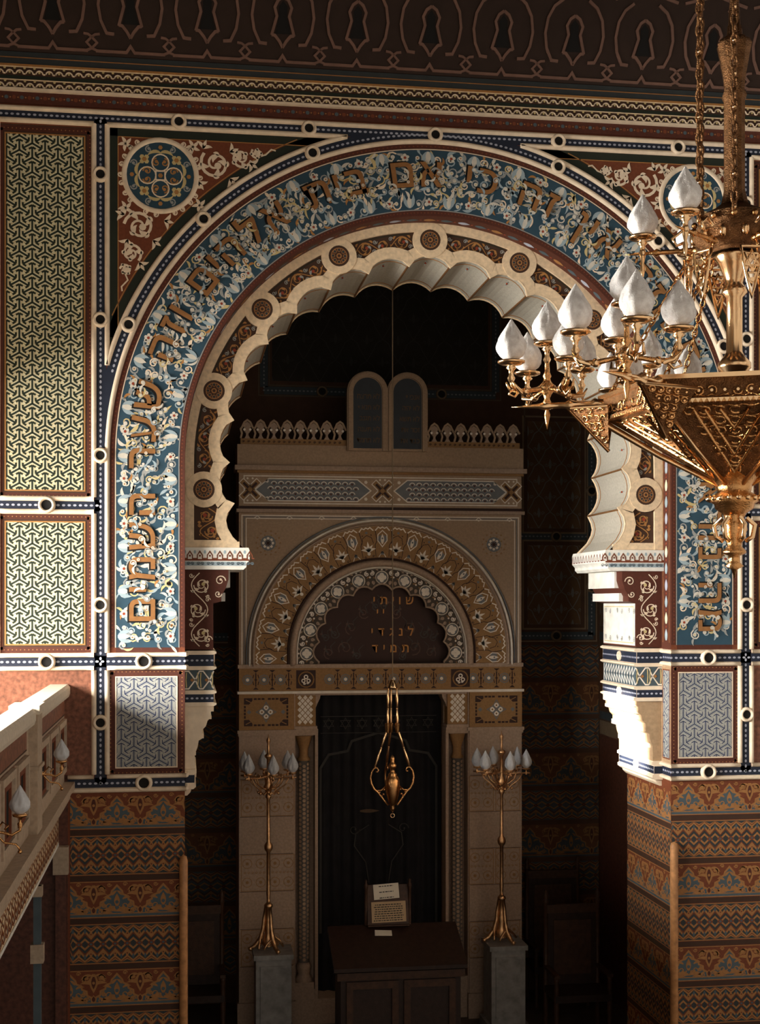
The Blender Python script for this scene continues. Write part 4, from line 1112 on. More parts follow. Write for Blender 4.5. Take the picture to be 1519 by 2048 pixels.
# the curtain: folded velvet
def curtain():
    g=M(); nx=96; vs=[]; rows=10
    for j in range(rows+1):
        z=.30+(3.90-.30)*j/rows
        for i in range(nx+1):
            x=1.56+(3.10-1.56)*i/nx; vs.append((x,YA+.33+.018*math.sin(i*.78)+.010*math.sin(i*.31+j*.2),z))
    g.add(vs,[(j*(nx+1)+i,j*(nx+1)+i+1,(j+1)*(nx+1)+i+1,(j+1)*(nx+1)+i) for j in range(rows) for i in range(nx)],velvet,True)
    o=g.build('ark_curtain',loc=(2.33,YA+.34,.30)); o['label']='dark velvet curtain with faint embroidery, hanging in the opening of the ark'; o['category']='curtain'
    g=M(wmap(YA+.30)); c=CA
    g.stroke([(1.62,1.0),(1.62,3.0),(1.72,3.16),(1.95,3.20),(2.0,3.32),(2.33,3.42),(2.66,3.32),(2.71,3.20),(2.94,3.16),(3.04,3.0),(3.04,1.0)],.03,velvetl,0)
    g.stroke([(1.62,3.62),(3.04,3.62)],.010,velvetl,0); g.stroke([(1.62,3.42),(3.04,3.42)],.008,velvetl,0)
    for k in range(7):
        x=1.72+.203*k
        g.stroke([(x-.06,3.57),(x+.06,3.57),(x,3.47)],.01,velvetl,0,closed=True); g.stroke([(x-.06,3.50),(x+.06,3.50),(x,3.60)],.008,velvetl,0,closed=True)
    g.leaf(2.10,2.47,.24,0,.045,mat('curtain_gold',(.09,.05,.02),.6),.001,0)
    for s in (-1,1): g.stroke([(c+s*.12,2.30),(c+s*.28,2.20),(c+s*.30,2.05),(c+s*.16,1.85),(c+s*.12,1.6)],.012,velvetl,.001); g.curl(c+s*.3,2.25,.07,0,s,.01,velvetl,.001,1.)
    g.build('embroidery',o)
curtain()

# ================================================================== LAMPS
def globe_mesh(h,r,mt,tw=5.5,name='globe'):
    prof=[(.30,0),(.50,.04),(.80,.12),(.97,.22),(1.0,.31),(.95,.42),(.82,.54),(.64,.66),(.46,.76),(.30,.85),(.17,.92),(.08,.97),(.001,1.)]
    g=M(); g.lathe([(r*a,h*b) for a,b in prof],(0,0,0),mt,36,mod=lambda a,z: 1+(.075*math.sin(6*a+tw*z/h)+.045*math.sin(11*a-tw*1.6*z/h+1)+.015*math.sin(17*a+9*z/h))*min(1,4*z/h)*min(1,3*(1-z/h)+.2)); 
    me=bpy.data.meshes.new(name); me.from_pydata(g.v,[],g.f); me.materials.append(mt); me.polygons.foreach_set('use_smooth',[True]*len(g.f)); me.update(); return me
def put(name,me,parent,loc,rot=0):
    o=bpy.data.objects.new(name,me); COL.objects.link(o); o.parent=parent; o.location=Vector(loc)-wloc(parent); o.rotation_euler=(0,0,rot); return o
def mesh_of(g,name):
    me=bpy.data.meshes.new(name); me.from_pydata(g.v,[],g.f)
    for mt in g.mats: me.materials.append(mt)
    me.polygons.foreach_set('material_index',g.mi); me.polygons.foreach_set('use_smooth',g.sm); me.update(); return me
# torcheres
gm_t=globe_mesh(.225,.062,glassg)
tbr=mat('torchere_brass',(.82,.47,.24),.36,metal=1.,var=.3,vscale=20,bump=.3)
g=M(); g.lathe([(.012,-.075),(.016,-.05),(.006,-.04),(.010,-.02),(.045,-.010),(.050,0),(.03,.004)],(0,0,0),tbr,12); cupm=mesh_of(g,'globe_cup')
def torchere(X,Y,z0):
    t=thing('torchere','gilt standing candelabrum','candelabrum',(X,Y,z0),'standing candelabra flanking the ark')
    g=M(); 
    for k in range(3):
        a=k*2*PI/3+PI/6+.5; pts=[]
        for (r,z) in ((.03,.50),(.05,.38),(.06,.26),(.09,.14),(.15,.06),(.20,.03),(.215,.045)): pts.append((X+r*math.cos(a),Y+r*math.sin(a),z0+z))
        g.tube(pts,[.02,.02,.024,.028,.026,.022,.012],tbr,7); g.ball((X+.205*math.cos(a),Y+.205*math.sin(a),z0+.026),.026,tbr,8)
        for q in (-1,1): g.tube([(X+.10*math.cos(a+q*.3),Y+.10*math.sin(a+q*.3),z0+.14),(X+.14*math.cos(a+q*.7),Y+.14*math.sin(a+q*.7),z0+.10),(X+.17*math.cos(a+q*.85),Y+.17*math.sin(a+q*.85),z0+.05)],.012,tbr,6)
    g.lathe([(.05,.05),(.085,.08),(.06,.13),(.04,.2),(.055,.26),(.035,.34),(.03,.48),(.05,.50),(.05,.52),(.022,.55)],(X,Y,z0),tbr,16); g.build('tripod_foot',t)
    g=M(); g.lathe([(.022,.55),(.02,.60),(.026,.66),(.021,.70),(.021,1.12),(.045,1.15),(.05,1.18),(.045,1.21),(.021,1.24),(.018,1.72),(.035,1.75),(.03,1.78),(.018,1.80)],(X,Y,z0),tbr,16); g.build('shaft',t)
    g=M(); g.lathe([(.018,1.80),(.04,1.83),(.055,1.87),(.03,1.92),(.02,1.96),(.035,2.0),(.02,2.04),(.02,2.18),(.045,2.21),(.045,2.23),(.016,2.25),(.014,2.36),(.024,2.39),(.022,2.41),(.008,2.43),(.001,2.47)],(X,Y,z0),tbr,14); g.build('finial',t)
    for k in range(6):
        a=k*PI/3+.12+PI/6; c,s=math.cos(a),math.sin(a); g=M()
        g.tube([(X+r*c,Y+r*s,z0+z) for r,z in ((.03,1.84),(.09,1.86),(.15,1.91),(.17,1.97),(.15,2.02),(.12,2.0),(.13,1.97))],.009,tbr,6)
        g.tube([(X+r*c,Y+r*s,z0+z) for r,z in ((.02,1.99),(.14,1.975),(.29,1.985),(.335,1.985))],.010,tbr,6)
        g.tube([(X+r*c,Y+r*s,z0+z) for r,z in ((.03,1.80),(.07,1.78),(.12,1.84),(.20,1.90),(.24,1.97))],.007,tbr,6); g.ball((X+.12*c,Y+.12*s,z0+1.80),.018,tbr,7)
        arm=g.build('arm',t); q=(X+.29*c,Y+.29*s,z0+2.04); put('globe_cup',cupm,arm,q); put('globe',gm_t,t,(q[0],q[1],q[2]),k)
    return t
t1_=torchere(.943,3.2,1.03)
t1_['label']='gilt standing candelabrum with six frosted globes, left of the ark opening'
dup(t1_,(3.666,3.2,1.03),'gilt standing candelabrum with six frosted globes, right of the ark opening')
for x,lab in ((.99,'grey marble plinth carrying the left candelabrum'),(3.70,'grey marble plinth carrying the right candelabrum')):
    g=M(); g.box(x-.20,x+.20,3.0,3.42,0,1.0,plinthm); g.box(x-.24,x+.24,2.96,3.46,0,.12,plinthm); g.box(x-.225,x+.225,2.975,3.445,.975,1.03,plinthm); g.box(x-.15,x+.15,2.985,3.0,.2,.9,plinthm)
    o=g.build('marble_plinth',loc=(x,3.2,0)); o['label']=lab; o['category']='plinth'; o['group']='marble plinths'

# sanctuary lamp
LX,LY=2.25,2.4
sl=thing('sanctuary_lamp','brass hanging lamp with scrolled handles on rods in front of the ark curtain','lamp',(LX,LY,2.645))
g=M(); g.tube([(LX,LY,10.9),(LX,LY,4.12)],.006,ropem,6); g.build('cord',sl)
g=M(); g.lathe([(.008,.10),(.03,.085),(.055,.02),(.058,0),(.02,-.01)],(LX,LY,4.06),brassl,14); g.build('canopy',sl)
g=M(); g.lathe([(.001,-.02),(.02,0),(.03,.03),(.022,.05),(.035,.07),(.055,.12),(.075,.20),(.080,.27),(.078,.33),(.06,.37),(.045,.385),(.05,.40),(.03,.415),(.022,.45),(.04,.47),(.045,.50),(.03,.52),(.02,.535),(.026,.56),(.022,.585),(.008,.60),(.001,.61)],(LX,LY,2.72),brass,20); g.build('lamp_body',sl)
g=M(); g.tube([(LX+.022*math.cos(a),LY,2.665+.022*math.sin(a)) for a in [2*PI*i/12 for i in range(12)]],.005,brassl,6,closed=True); g.build('pull_ring',sl)
for k in range(3):
    a=[PI,.15,PI*.56][k]; c,s=math.cos(a),math.sin(a)
    g=M(); P3=lambda r,z:(LX+r*c,LY+r*s,z)
    g.tube([P3(r,z) for r,z in ((.05,2.78),(.10,2.84),(.16,2.92),(.205,2.96),(.235,3.02),(.245,3.08),(.23,3.15),(.20,3.19),(.17,3.19),(.155,3.165),(.165,3.145),(.185,3.15))],[.012,.012,.012,.013,.013,.012,.012,.011,.01,.009,.008,.006],brass,7)
    g.tube([P3(r,z) for r,z in ((.075,2.99),(.12,2.945),(.17,2.94),(.20,2.96))],.009,brass,6)
    for (r,z) in ((.10,2.90),(.12,2.88),(.145,2.92),(.09,2.95)): g.ball(P3(r,z),.014,brass,7)
    g.build('scroll_handle',sl)
    g=M(); B=P3(.20,3.19); Tt=(LX+.05*c,LY+.05*s,4.05)
    mid=(LX+.055*c,LY+.055*s,3.62)
    def rod(p,q,n):
        for i in range(n):
            p0=[p[j]+(q[j]-p[j])*i/n for j in range(3)]; p1=[p[j]+(q[j]-p[j])*(i+1)/n for j in range(3)]; pm=[(p0[j]+p1[j])/2 for j in range(3)]
            g.tube([p0,[p0[j]*.9+pm[j]*.1 for j in range(3)],pm,[p1[j]*.9+pm[j]*.1 for j in range(3)],p1],[.006,.011,.017,.011,.006],brassl,7); g.ball(p0,.014,brassl,7)
    rod(Tt,mid,2); rod(mid,B,2); g.lathe([(.02,-.05),(.03,.05),(.012,.06)],mid,brass,8); g.build('suspension_rod',sl)

# ================================================================== FURNITURE
dk=thing('reading_desk','dark wooden reading desk with sloping top in front of the ark','desk',(2.28,2.3,0))
g=M(); g.prism([(1.98,1.08),(1.98,1.12),(2.62,1.42),(2.66,1.42),(2.66,1.36)],'x',1.56,3.0,wood); g.build('desk_top',dk)
g=M(); g.box(1.64,2.94,2.06,2.60,.12,1.08,wood); g.prism([(2.06,1.08),(2.60,1.08),(2.60,1.36)],'x',1.64,2.94,wood)
for x in (1.70,2.32): 
    g.box(x,x+.56,2.035,2.06,.22,.30,woodm); g.box(x,x+.56,2.035,2.06,.88,.96,woodm); g.box(x,x+.07,2.035,2.06,.30,.88,woodm); g.box(x+.49,x+.56,2.035,2.06,.30,.88,woodm)
g.box(1.60,2.98,2.02,2.06,.98,1.06,woodm); g.build('desk_body',dk)
g=M(); g.box(1.58,3.0,2.0,2.64,0,.12,wood); g.build('desk_base',dk)
bs=thing('book_stand','small wooden notice stand with two posts on the back edge of the desk','stand',(2.23,2.60,1.42))
g=M(); g.prism([(2.56,1.42),(2.585,1.42),(2.66,1.86),(2.635,1.86)],'x',2.0,2.46,woodm); g.build('back_board',bs)
for x in (1.985,2.475):
    g=M(); g.lathe([(.018,0),(.018,.40),(.026,.42),(.022,.45),(.012,.47),(.018,.49),(.001,.51)],(x,2.61,1.42),woodm,8); g.build('post',bs)
g=M(); g.box(2.0,2.46,2.53,2.60,1.42,1.435,woodm); g.build('ledge',bs)
slp=math.atan2(.44,.075)
def sheet(name,lab,cx,z,w,h,rot,mt,lines,seed):
    # lies flat against the sloping board
    rr=random.Random(seed); base=Vector((cx,2.56+(z-1.42)*.1705-.006,z)); ux=Vector((1,0,0)); vx=Vector((0,math.cos(slp),math.sin(slp))); nz=Vector((0,-math.sin(slp),math.cos(slp)))
    c,s=math.cos(rot),math.sin(rot)
    def f(u,v,hh): 
        a,b=u*c-v*s,u*s+v*c; p=base+ux*a+vx*b+nz*hh; return tuple(p)
    g=M(f)
    g.sweep([(0,0),(w,0)],[(0,0),(0,.004),(h,.004),(h,0)],mt,capends=True)
    for i in range(lines):
        v=h*(.86-.76*i/max(1,lines-1)); x=.05*w+rr.random()*.06*w; e=w*(.95-rr.random()*.08)
        if lines<5: x=.22*w; e=.78*w
        while x<e:
            l=rr.uniform(.012,.035); g.rect(x,min(e,x+l),v-.006,v+.004,ink,.0046); x+=l+.007
    o=g.build(name,loc=tuple(base)); o['label']=lab; o['category']='notice'
sheet('notice','upper white notice with three lines of writing, tilted at the top of the stand',2.075,1.70,.285,.165,.06,paper,3,1)
sheet('notice','lower larger yellowed notice with dense writing, leaning on the stand',2.045,1.455,.385,.225,.02,paperd,8,2)
g=M(); g.prism([(2.06,2.44),(2.25,2.43),(2.255,2.50),(2.07,2.515)],'z',1.365,1.375,paper)
g.v=[(x,y,z+(y-2.5)*.47+.008) for x,y,z in g.v]; o=g.build('folded_paper',loc=(2.15,2.47,1.37)); o['label']='small folded white paper lying on the desk below the notices'; o['category']='paper'
def chair(X,Y,lab,ht=1.56,w=.60):
    t=thing('high_back_chair',lab,'chair',(X,Y,0),'high-backed chairs beside the ark')
    for sx in (-1,1):
        g=M(); g.lathe([(.028,0),(.028,ht-.10),(.038,ht-.08),(.02,ht-.05),(.034,ht-.02),(.024,ht+.02),(.001,ht+.06)],(X+sx*w/2,Y+.22,0),woodm,10); g.build('back_post',t)
        g=M(); g.lathe([(.03,0),(.022,.1),(.032,.3),(.03,.66),(.036,.70),(.001,.70)],(X+sx*w/2,Y-.24,0),woodm,10); g.build('leg',t)
        g=M(); g.box(X+sx*w/2-.03,X+sx*w/2+.03,Y-.28,Y+.22,.70,.735,woodm); g.build('arm_rest',t)
    g=M(); g.box(X-w/2-.02,X+w/2+.02,Y-.27,Y+.24,.42,.50,wood); g.build('seat',t)
    g=M(); g.box(X-w/2,X+w/2,Y+.205,Y+.235,.50,ht-.14,wood); g.box(X-w/2,X+w/2,Y+.195,Y+.245,ht-.22,ht-.12,woodm); g.box(X-w/2+.09,X+w/2-.09,Y+.19,Y+.21,.62,ht-.30,woodm); g.build('backrest',t)
    return t
chair(4.52,3.0,'dark high-backed armchair with turned finials, nearer of the two right of the ark',1.56,.63)
chair(4.62,4.2,'dark high-backed armchair against the back wall, right of the ark',1.72,.66)
chair(.18,3.6,'dark high-backed armchair in the shade left of the ark',1.55,.5)
# ================================================================== LEFT GALLERY
GX=-1.05
gb=thing('gallery_balcony','pale stone gallery parapet with inset panels and a post, at the left edge','balcony',(GX,-2.6,2.86))
stone=mat('gallery_stone',(.44,.34,.25),.65,vscale=30,var=.15); stonel=mat('gallery_cap_stone',(.66,.58,.47),.6,vscale=30)
g=M(); g.box(-1.17,GX,-6.5,-.002,3.42,4.17,stone); g.build('parapet_wall',gb)
g=M(); g.prism([(-1.17,4.17),(GX+.04,4.17),(GX+.05,4.20),(GX+.05,4.255),(GX+.03,4.28),(-1.17,4.28)],'y',-6.5,-.002,stonel); g.build('handrail',gb)
g=M(smap(GX,1))
for (a,b) in ((-2.30,-.06),(-6.4,-2.86)):
    g.rect(a+.02,b,4.02,4.15,marble,.004); g.stroke([(a+.02,4.015),(b,4.015)],.012,brown,.005)
    g.rect(a+.06,b-.05,3.52,3.99,marble,.003)
    m=max(1,round((b-a)/.75)); st=(b-a)/m
    for i in range(m):
        u0=a+st*i+.10; u1=a+st*(i+1)-.06
        g.raised([(u0,3.55),(u1,3.55),(u1,3.96),(u0,3.96)],.05,stone,.0,.03,closed=True); g.rect(u0+.04,u0+.12,3.58,3.93,slate,.005); g.rect(u1-.12,u1-.04,3.58,3.93,slate,.005); g.rect(u0+.16,u1-.16,3.62,3.90,black,.006)
        g.raised([(u0+.15,3.60),(u1-.15,3.60),(u1-.15,3.91),(u0+.15,3.91)],.035,rust,.0,.02,closed=True)
g.build('inset_panels',gb)
g=M(); 
for y0,y1 in ((-2.72,-2.42),): 
    g.box(-1.17,GX+.06,y0,y1,3.30,4.285,stone); g.box(-1.18,GX+.075,y0-.02,y1+.02,4.24,4.30,stonel); g.box(-1.17,GX+.075,y0-.015,y1+.015,3.86,3.885,stone)
g.build('post',gb)
g=M(); g.prism([(-1.36,3.42),(GX+.09,3.42),(GX+.09,3.36),(GX+.05,3.33),(GX+.05,3.27),(GX+.0,3.22),(-1.36,3.22)],'y',-6.5,-.002,stone); g.prism([(-1.30,3.22),(GX+.02,3.22),(GX-.03,3.14),(-1.30,3.14)],'y',-2.9,-2.3,stonel); g.build('stepped_ledge',gb)
g=M(); g.box(-1.36,-1.10,-6.5,-.002,2.86,3.22,creamo); g.build('fascia',gb)
g=M(smap(-1.10,1)); p_zig(g,-6.4,-.01,2.90,3.20,per=.16,h=.002,A=(creamo,ochred,rust,slate)); g.stroke([(-6.4,2.875),(-.01,2.875)],.03,white,.004); g.build('painted_band',gb)
g=M(); g.box(-1.13,-1.075,-1.70,-1.64,0,2.86,slate); g.box(-1.15,-1.055,-1.72,-1.62,2.28,2.42,stone); g.box(-1.14,-1.065,-1.71,-1.63,2.78,2.86,stone); g.build('column',gb)
g=M(); g.box(-1.14,-1.01,-.10,-.002,2.62,2.86,stone); g.box(-1.12,-1.03,-.08,-.002,0,2.62,marbled); g.build('respond',gb)
g=M(); g.box(-4.5,-1.30,-6.5,-.002,3.0,3.2,plast); g.build('gallery_floor',gb)
g=M(); g.box(-1.32,-1.10,-6.5,-.02,.0,.95,wood); g.build('lower_panelling',gb)
# wall lamps on the parapet
gm_s=globe_mesh(.155,.052,glassg)
g=M(); g.lathe([(.010,-.075),(.014,-.05),(.006,-.04),(.010,-.02),(.038,-.010),(.042,0),(.03,.004)],(0,0,0),brass,12); cups=mesh_of(g,'globe_cup')
def sconce(y,lab):
    t=thing('wall_lamp',lab,'wall lamp',(GX+.002,y,3.78),'globe lamps on the gallery parapet')
    g=M(); g.lathe([(.001,.0),(.05,.002),(.045,.015),(.02,.03),(.015,.06)],(GX+.002,y,3.78),brass,12,ax=(1,0,0)); g.build('back_plate',t)
    g=M(); g.tube([(GX+.03,y,3.78),(GX+.09,y,3.775),(GX+.14,y,3.76),(GX+.18,y,3.785),(GX+.18,y,3.82)],.008,brass,7); g.tube([(GX+.05,y,3.77),(GX+.10,y,3.72),(GX+.16,y,3.71),(GX+.18,y,3.68)],.006,brass,6); g.ball((GX+.18,y,3.67),.012,brass,7)
    g.tube([(GX+.06,y,3.79),(GX+.09,y,3.83),(GX+.12,y,3.81),(GX+.10,y,3.79)],.006,brass,6); a=g.build('bracket',t)
    put('globe_cup',cups,a,(GX+.18,y,3.87)); put('globe',gm_s,t,(GX+.18,y,3.872))
sconce(-2.28,'frosted globe wall lamp on brass bracket beside the parapet post, farther of two')
sconce(-4.70,'frosted globe wall lamp on brass bracket at the extreme left edge, nearer of two')

# ================================================================== CHANDELIER
CX_,CY_=2.32,-6.6; PH=math.radians(23.2)
ch=thing('chandelier','huge brass hexagonal chandelier with clusters of frosted flame globes, upper right','chandelier',(CX_,CY_,5.14))
def C3(t,r,z,dt=0.): 
    a=math.radians(t)-PH+dt; return (CX_+r*math.cos(a),CY_+r*math.sin(a),z)
g=M(); g.lathe([(.09,5.81),(.06,5.84),(.05,5.98),(.07,6.0),(.07,6.02),(.045,6.05),(.034,6.07),(.034,6.30),(.055,6.32),(.05,6.34),(.036,6.36),(.04,6.38),(.065,6.44),(.085,6.47),(.085,6.49)],(CX_,CY_,0),brassl,20); g.build('lower_column',ch)
g=M(); g.lathe([(.10,6.49),(.13,6.50),(.17,6.53),(.175,6.57),(.15,6.60),(.16,6.64),(.12,6.66),(.08,6.68),(.055,6.70)],(CX_,CY_,0),brassd,18,mod=lambda a,z:1+.05*math.cos(12*a))
for k in range(12): g.ball(C3(k*30+15,.172,6.55),.018,brassl,7,.028); g.ball(C3(k*30,.165,6.62),.014,brass,7)
g.build('upper_hub',ch)
g=M(); g.lathe([(.055,6.70),(.046,6.74),(.042,6.76),(.042,7.14),(.05,7.16),(.04,7.19),(.045,7.24),(.062,7.34),(.07,7.38),(.06,7.40),(.03,7.42),(.028,7.46)],(CX_,CY_,0),brassd,20,mod=lambda a,z:1+.07*math.cos(10*a)); g.build('upper_column',ch)
g=M(); g.lathe([(.026,7.46),(.018,7.6),(.018,8.4),(.03,8.43),(.018,8.46),(.018,10.83),(.09,10.84),(.09,10.85)],(CX_,CY_,0),brassd,12); g.build('ceiling_rod',ch)
# hexagonal tray
RH=.56; V=[C3(60*k,RH,0) for k in range(6)]
g=M()
def hexring(r0,r1,z0,z1,mt):
    A=[C3(60*k,r0,0) for k in range(6)]; B=[C3(60*k,r1,0) for k in range(6)]
    vs=[(a[0],a[1],z) for z in (z0,z1) for a in A]+[(b[0],b[1],z) for z in (z0,z1) for b in B]
    fs=[]
    for k in range(6):
        j=(k+1)%6; fs+=[(k,j,6+j,6+k),(12+k,12+j,18+j,18+k),(k,j,12+j,12+k),(6+k,6+j,18+j,18+k)]
    g.add(vs,fs,mt)
hexring(RH,RH-.03,5.805,5.89,brassd); hexring(RH+.018,RH-.04,5.885,5.903,brassl); hexring(RH+.014,RH-.04,5.79,5.805,brass); hexring(RH-.03,.03,5.80,5.81,brassd)
tr=g.build('hexagonal_tray',ch)
def facemap(A,B,Cc):
    A,B,Cc=Vector(A),Vector(B),Vector(Cc); ux=(B-A).normalized(); w=Cc-A; vx=(w-ux*w.dot(ux)).normalized(); nz=ux.cross(vx)
    cen=Vector((CX_,CY_,5.9)); 
    if nz.dot(A-cen)<0: nz=-nz
    return (lambda u,v,h: tuple(A+ux*u+vx*v+nz*h)),(B-A).length,w.dot(vx),w.dot(ux)
def filig(g,f,u0,u1,v0,v1,seed,cell=.055,inside=None,mt=None):
    rr=random.Random(seed); g.map=f; y=v0+cell/2; k=0
    while y<v1:
        x=u0+cell/2
        while x<u1:
            if inside is None or inside(x,y):
                g.mould(arcpts(x,y,cell*.36,rr.uniform(0,6),rr.uniform(0,6)+4.2,8),.009,mt or brass,.001,.006,n=3); g.disc(x,y,cell*.13,brassl,.009,6)
                g.mould([(x-cell*.5,y-cell*.5),(x,y-cell*.3),(x+cell*.5,y-cell*.5)],.006,mt or brass,.001,.005,n=3)
            x+=cell
        y+=cell; k+=1
    g.map=None
for k in range(6):
    g=M(); a,b=C3(60*k,RH+.002,5.805),C3(60*k+60,RH+.002,5.805)
    f,L,Hh,_=facemap(a,b,(a[0],a[1],5.885)); filig(g,f,.02,L-.02,.005,.078,k,.05)
    g.map=f; n_=int(L/.022)
    for i in range(n_): g.poly([(i*.022,0),(i*.022+.022,0),(i*.022+.011,-.018)],brassl,.012)
    g.map=None; g.build('tray_fretwork',tr)
# inverted pyramid of six pierced leaves
AP_=(CX_,CY_,5.50)
for k in range(6):
    a,b=C3(60*k,RH-.03,5.79),C3(60*k+60,RH-.03,5.79); g=M()
    c1,c2=C3(60*k,.055,5.50),C3(60*k+60,.055,5.50)
    g.add([a,b,c2,c1],[(0,1,2,3)],brassd)
    f,L,Hh,mid=facemap(a,b,c1)
    def ins(x,y,L=L,Hh=Hh): w=L/2*(1-y/Hh)*.86-.02; return abs(x-L/2)<w and y<Hh*.92
    filig(g,f,0,L,.01,Hh,k+9,.06,ins)
    g.map=f
    m_=L/2
    for q in (.30,.62,.85): g.mould([(m_-(L/2-.06)*q*.9,.03),(m_,Hh*q),(m_+(L/2-.06)*q*.9,.03)],.014,brass,0,.012)
    g.map=None
    g.build('pierced_leaf',ch)
    g=M(); g.tube([C3(60*k,RH,5.79),C3(60*k,RH*.56,5.635),C3(60*k,.06,5.50)],[.016,.013,.012],brassl,7); g.ball(C3(60*k,RH+.0,5.78),.024,brassl,9,.035)
    g.tube([C3(60*k,RH,5.75),C3(60*k,RH,5.70)],[.012,.002],brassl,6); g.build('rib',ch)
    # corner bracket triangles carrying the arms
    g=M(); A_=C3(60*k,RH+.15,5.855); 
    for s in (-1,1):
        Bq=C3(60*k+s*15,RH-.02,5.84); Cq=C3(60*k,RH-.03,5.66); g.add([A_,Bq,Cq],[(0,1,2)],brassd); g.tube([A_,Bq],.008,brassl,5); g.tube([A_,Cq],.009,brassl,5)
        f,L,Hh,mid=facemap(A_,Bq,Cq); filig(g,f,0,L,.0,Hh,k*3+s,.035,lambda x,y,L=L,Hh=Hh,mid=mid: y<Hh and x>mid*y/Hh+.015 and x<L+(mid-L)*y/Hh-.015)
    g.build('corner_bracket',ch)
g=M(); g.lathe([(.13,5.56),(.10,5.53),(.075,5.50),(.07,5.47),(.105,5.45),(.11,5.435),(.085,5.42),(.08,5.40),(.05,5.38),(.04,5.36),(.05,5.34),(.055,5.31),(.035,5.27),(.03,5.24),(.05,5.22),(.05,5.21),(.025,5.20),(.025,5.17),(.04,5.155),(.012,5.14),(.001,5.10)],(CX_,CY_,0),brass,20)
for k in range(18): g.ball(C3(20*k,.108,5.443),.013,brassl,6)
for k in range(6): g.tube([C3(60*k,.05,5.36),C3(60*k,.085,5.33),C3(60*k,.075,5.28),C3(60*k,.045,5.26)],.010,brassl,6)
g.build('pendant_finial',ch)
# arms and globes
gm_c=globe_mesh(.185,.0625,glass)
g=M(); g.lathe([(.008,-.09),(.018,-.07),(.010,-.055),(.012,-.035),(.024,-.025),(.014,-.015),(.045,-.010),(.060,-.002),(.060,.006),(.03,.008)],(0,0,0),brassl,16); cupc=mesh_of(g,'globe_cup')
RHUB=.80
for k in range(6):
    T=60*k; g=M(); zz=5.87
    g.lathe([(.02,0),(.016,.03),(.028,.05),(.016,.07),(.018,.14),(.028,.16),(.014,.18),(.014,.24),(.022,.26),(.010,.30),(.006,.36),(.001,.42)],C3(T,RH-.02,zz),brassl,10,ax=(C3(T,1,0)[0]-CX_,C3(T,1,0)[1]-CY_,0))
    hub=C3(T,RHUB,0); g.lathe([(.001,5.765),(.008,5.80),(.014,5.83),(.008,5.85),(.016,5.87),(.02,5.885),(.012,5.90),(.02,5.92),(.036,5.94),(.038,5.955),(.02,5.975),(.014,5.99),(.020,6.0),(.012,6.02),(.010,6.06),(.014,6.08)],(hub[0],hub[1],0),brass,12)
    for q in range(8):
        a=q*PI/4; g.ball((hub[0]+.034*math.cos(a),hub[1]+.034*math.sin(a),5.947),.012,brassl,6)
    arm=g.build('arm',ch)
    put('globe_cup',cupc,arm,(hub[0],hub[1],6.145)); put('globe',gm_c,ch,(hub[0],hub[1],6.150),k)
    for q in range(4):
        a=math.radians(T+(45,-55,-135,125)[q])-PH; c,s=math.cos(a),math.sin(a); rr_=.165
        P3=lambda r,z:(hub[0]+1.18*r*c,hub[1]+1.18*r*s,z)
        g=M(); g.tube([P3(r,z) for r,z in ((.02,5.945),(.06,5.935),(.10,5.925),(.135,5.925),(.160,5.945),(.165,5.985))],[.011,.010,.012,.011,.010,.009],brass,7)
        g.ball(P3(.10,5.925),.018,brassl,7); 
        for w_ in (-1,1): g.tube([P3(.12,5.92),(P3(.15,0)[0]-w_*.03*s,P3(.15,0)[1]+w_*.03*c,5.925),(P3(.175,0)[0]-w_*.022*s,P3(.175,0)[1]+w_*.022*c,5.96)],[.010,.009,.004],brassl,6)
        g.tube([P3(.125,5.925),P3(.15,5.895),P3(.175,5.905),P3(.165,5.925)],.006,brassl,6)
        br_=g.build('branch',arm)
        p=P3(.165,6.045); put('globe_cup',cupc,arm,p); put('globe',gm_c,ch,(p[0],p[1],6.050),q)
    # upper tier
    g=M(); T2=T
    g.lathe([(.016,0),(.012,.03),(.02,.045),(.010,.06),(.010,.15),(.018,.165),(.008,.18),(.006,.26),(.001,.30)],C3(T2,.16,6.515),brass,10,ax=(C3(T2,1,0)[0]-CX_,C3(T2,1,0)[1]-CY_,0))
    p=C3(T2,.385,0); g.lathe([(.001,6.40),(.007,6.42),(.012,6.455),(.006,6.47),(.013,6.50),(.013,6.53),(.007,6.54)],(p[0],p[1],0),brassl,10)
    g.tube([C3(T2,.17,6.58),C3(T2,.22,6.60),C3(T2,.26,6.57),C3(T2,.24,6.54),C3(T2,.21,6.55)],.007,brassl,6)
    ua=g.build('upper_arm',ch); put('globe_cup',cupc,ua,(p[0],p[1],6.585)); put('globe',gm_c,ch,(p[0],p[1],6.59),k+2)
    # hanging pierced lozenges under the hub and chains to the tray corners
    g=M(); q0=C3(T2+ -10,.20,0); base=Vector((q0[0],q0[1],0)); tx=Vector((-math.sin(math.radians(T2-10)-PH),math.cos(math.radians(T2-10)-PH),0))
    f=lambda u,v,h: tuple(base+tx*u+Vector((0,0,v))+Vector((math.cos(math.radians(T2-10)-PH),math.sin(math.radians(T2-10)-PH),0))*h)
    g.map=f
    for (pts) in ([(-.045,6.47),(.045,6.47),(.035,6.40),(.012,6.30),(0,6.26),(-.012,6.30),(-.035,6.40)],[(-.03,6.44),(0,6.37),(.03,6.44)],[(-.03,6.39),(0,6.45),(.03,6.39)],[(-.02,6.36),(.0,6.31),(.02,6.36)]): g.mould(pts,.010,brassl,0,.010,closed=True,n=3)
    for z in (6.42,6.37,6.33): g.disc(0,z,.010,brassl,.011,6)
    g.map=None; g.build('pierced_pendant',ch)
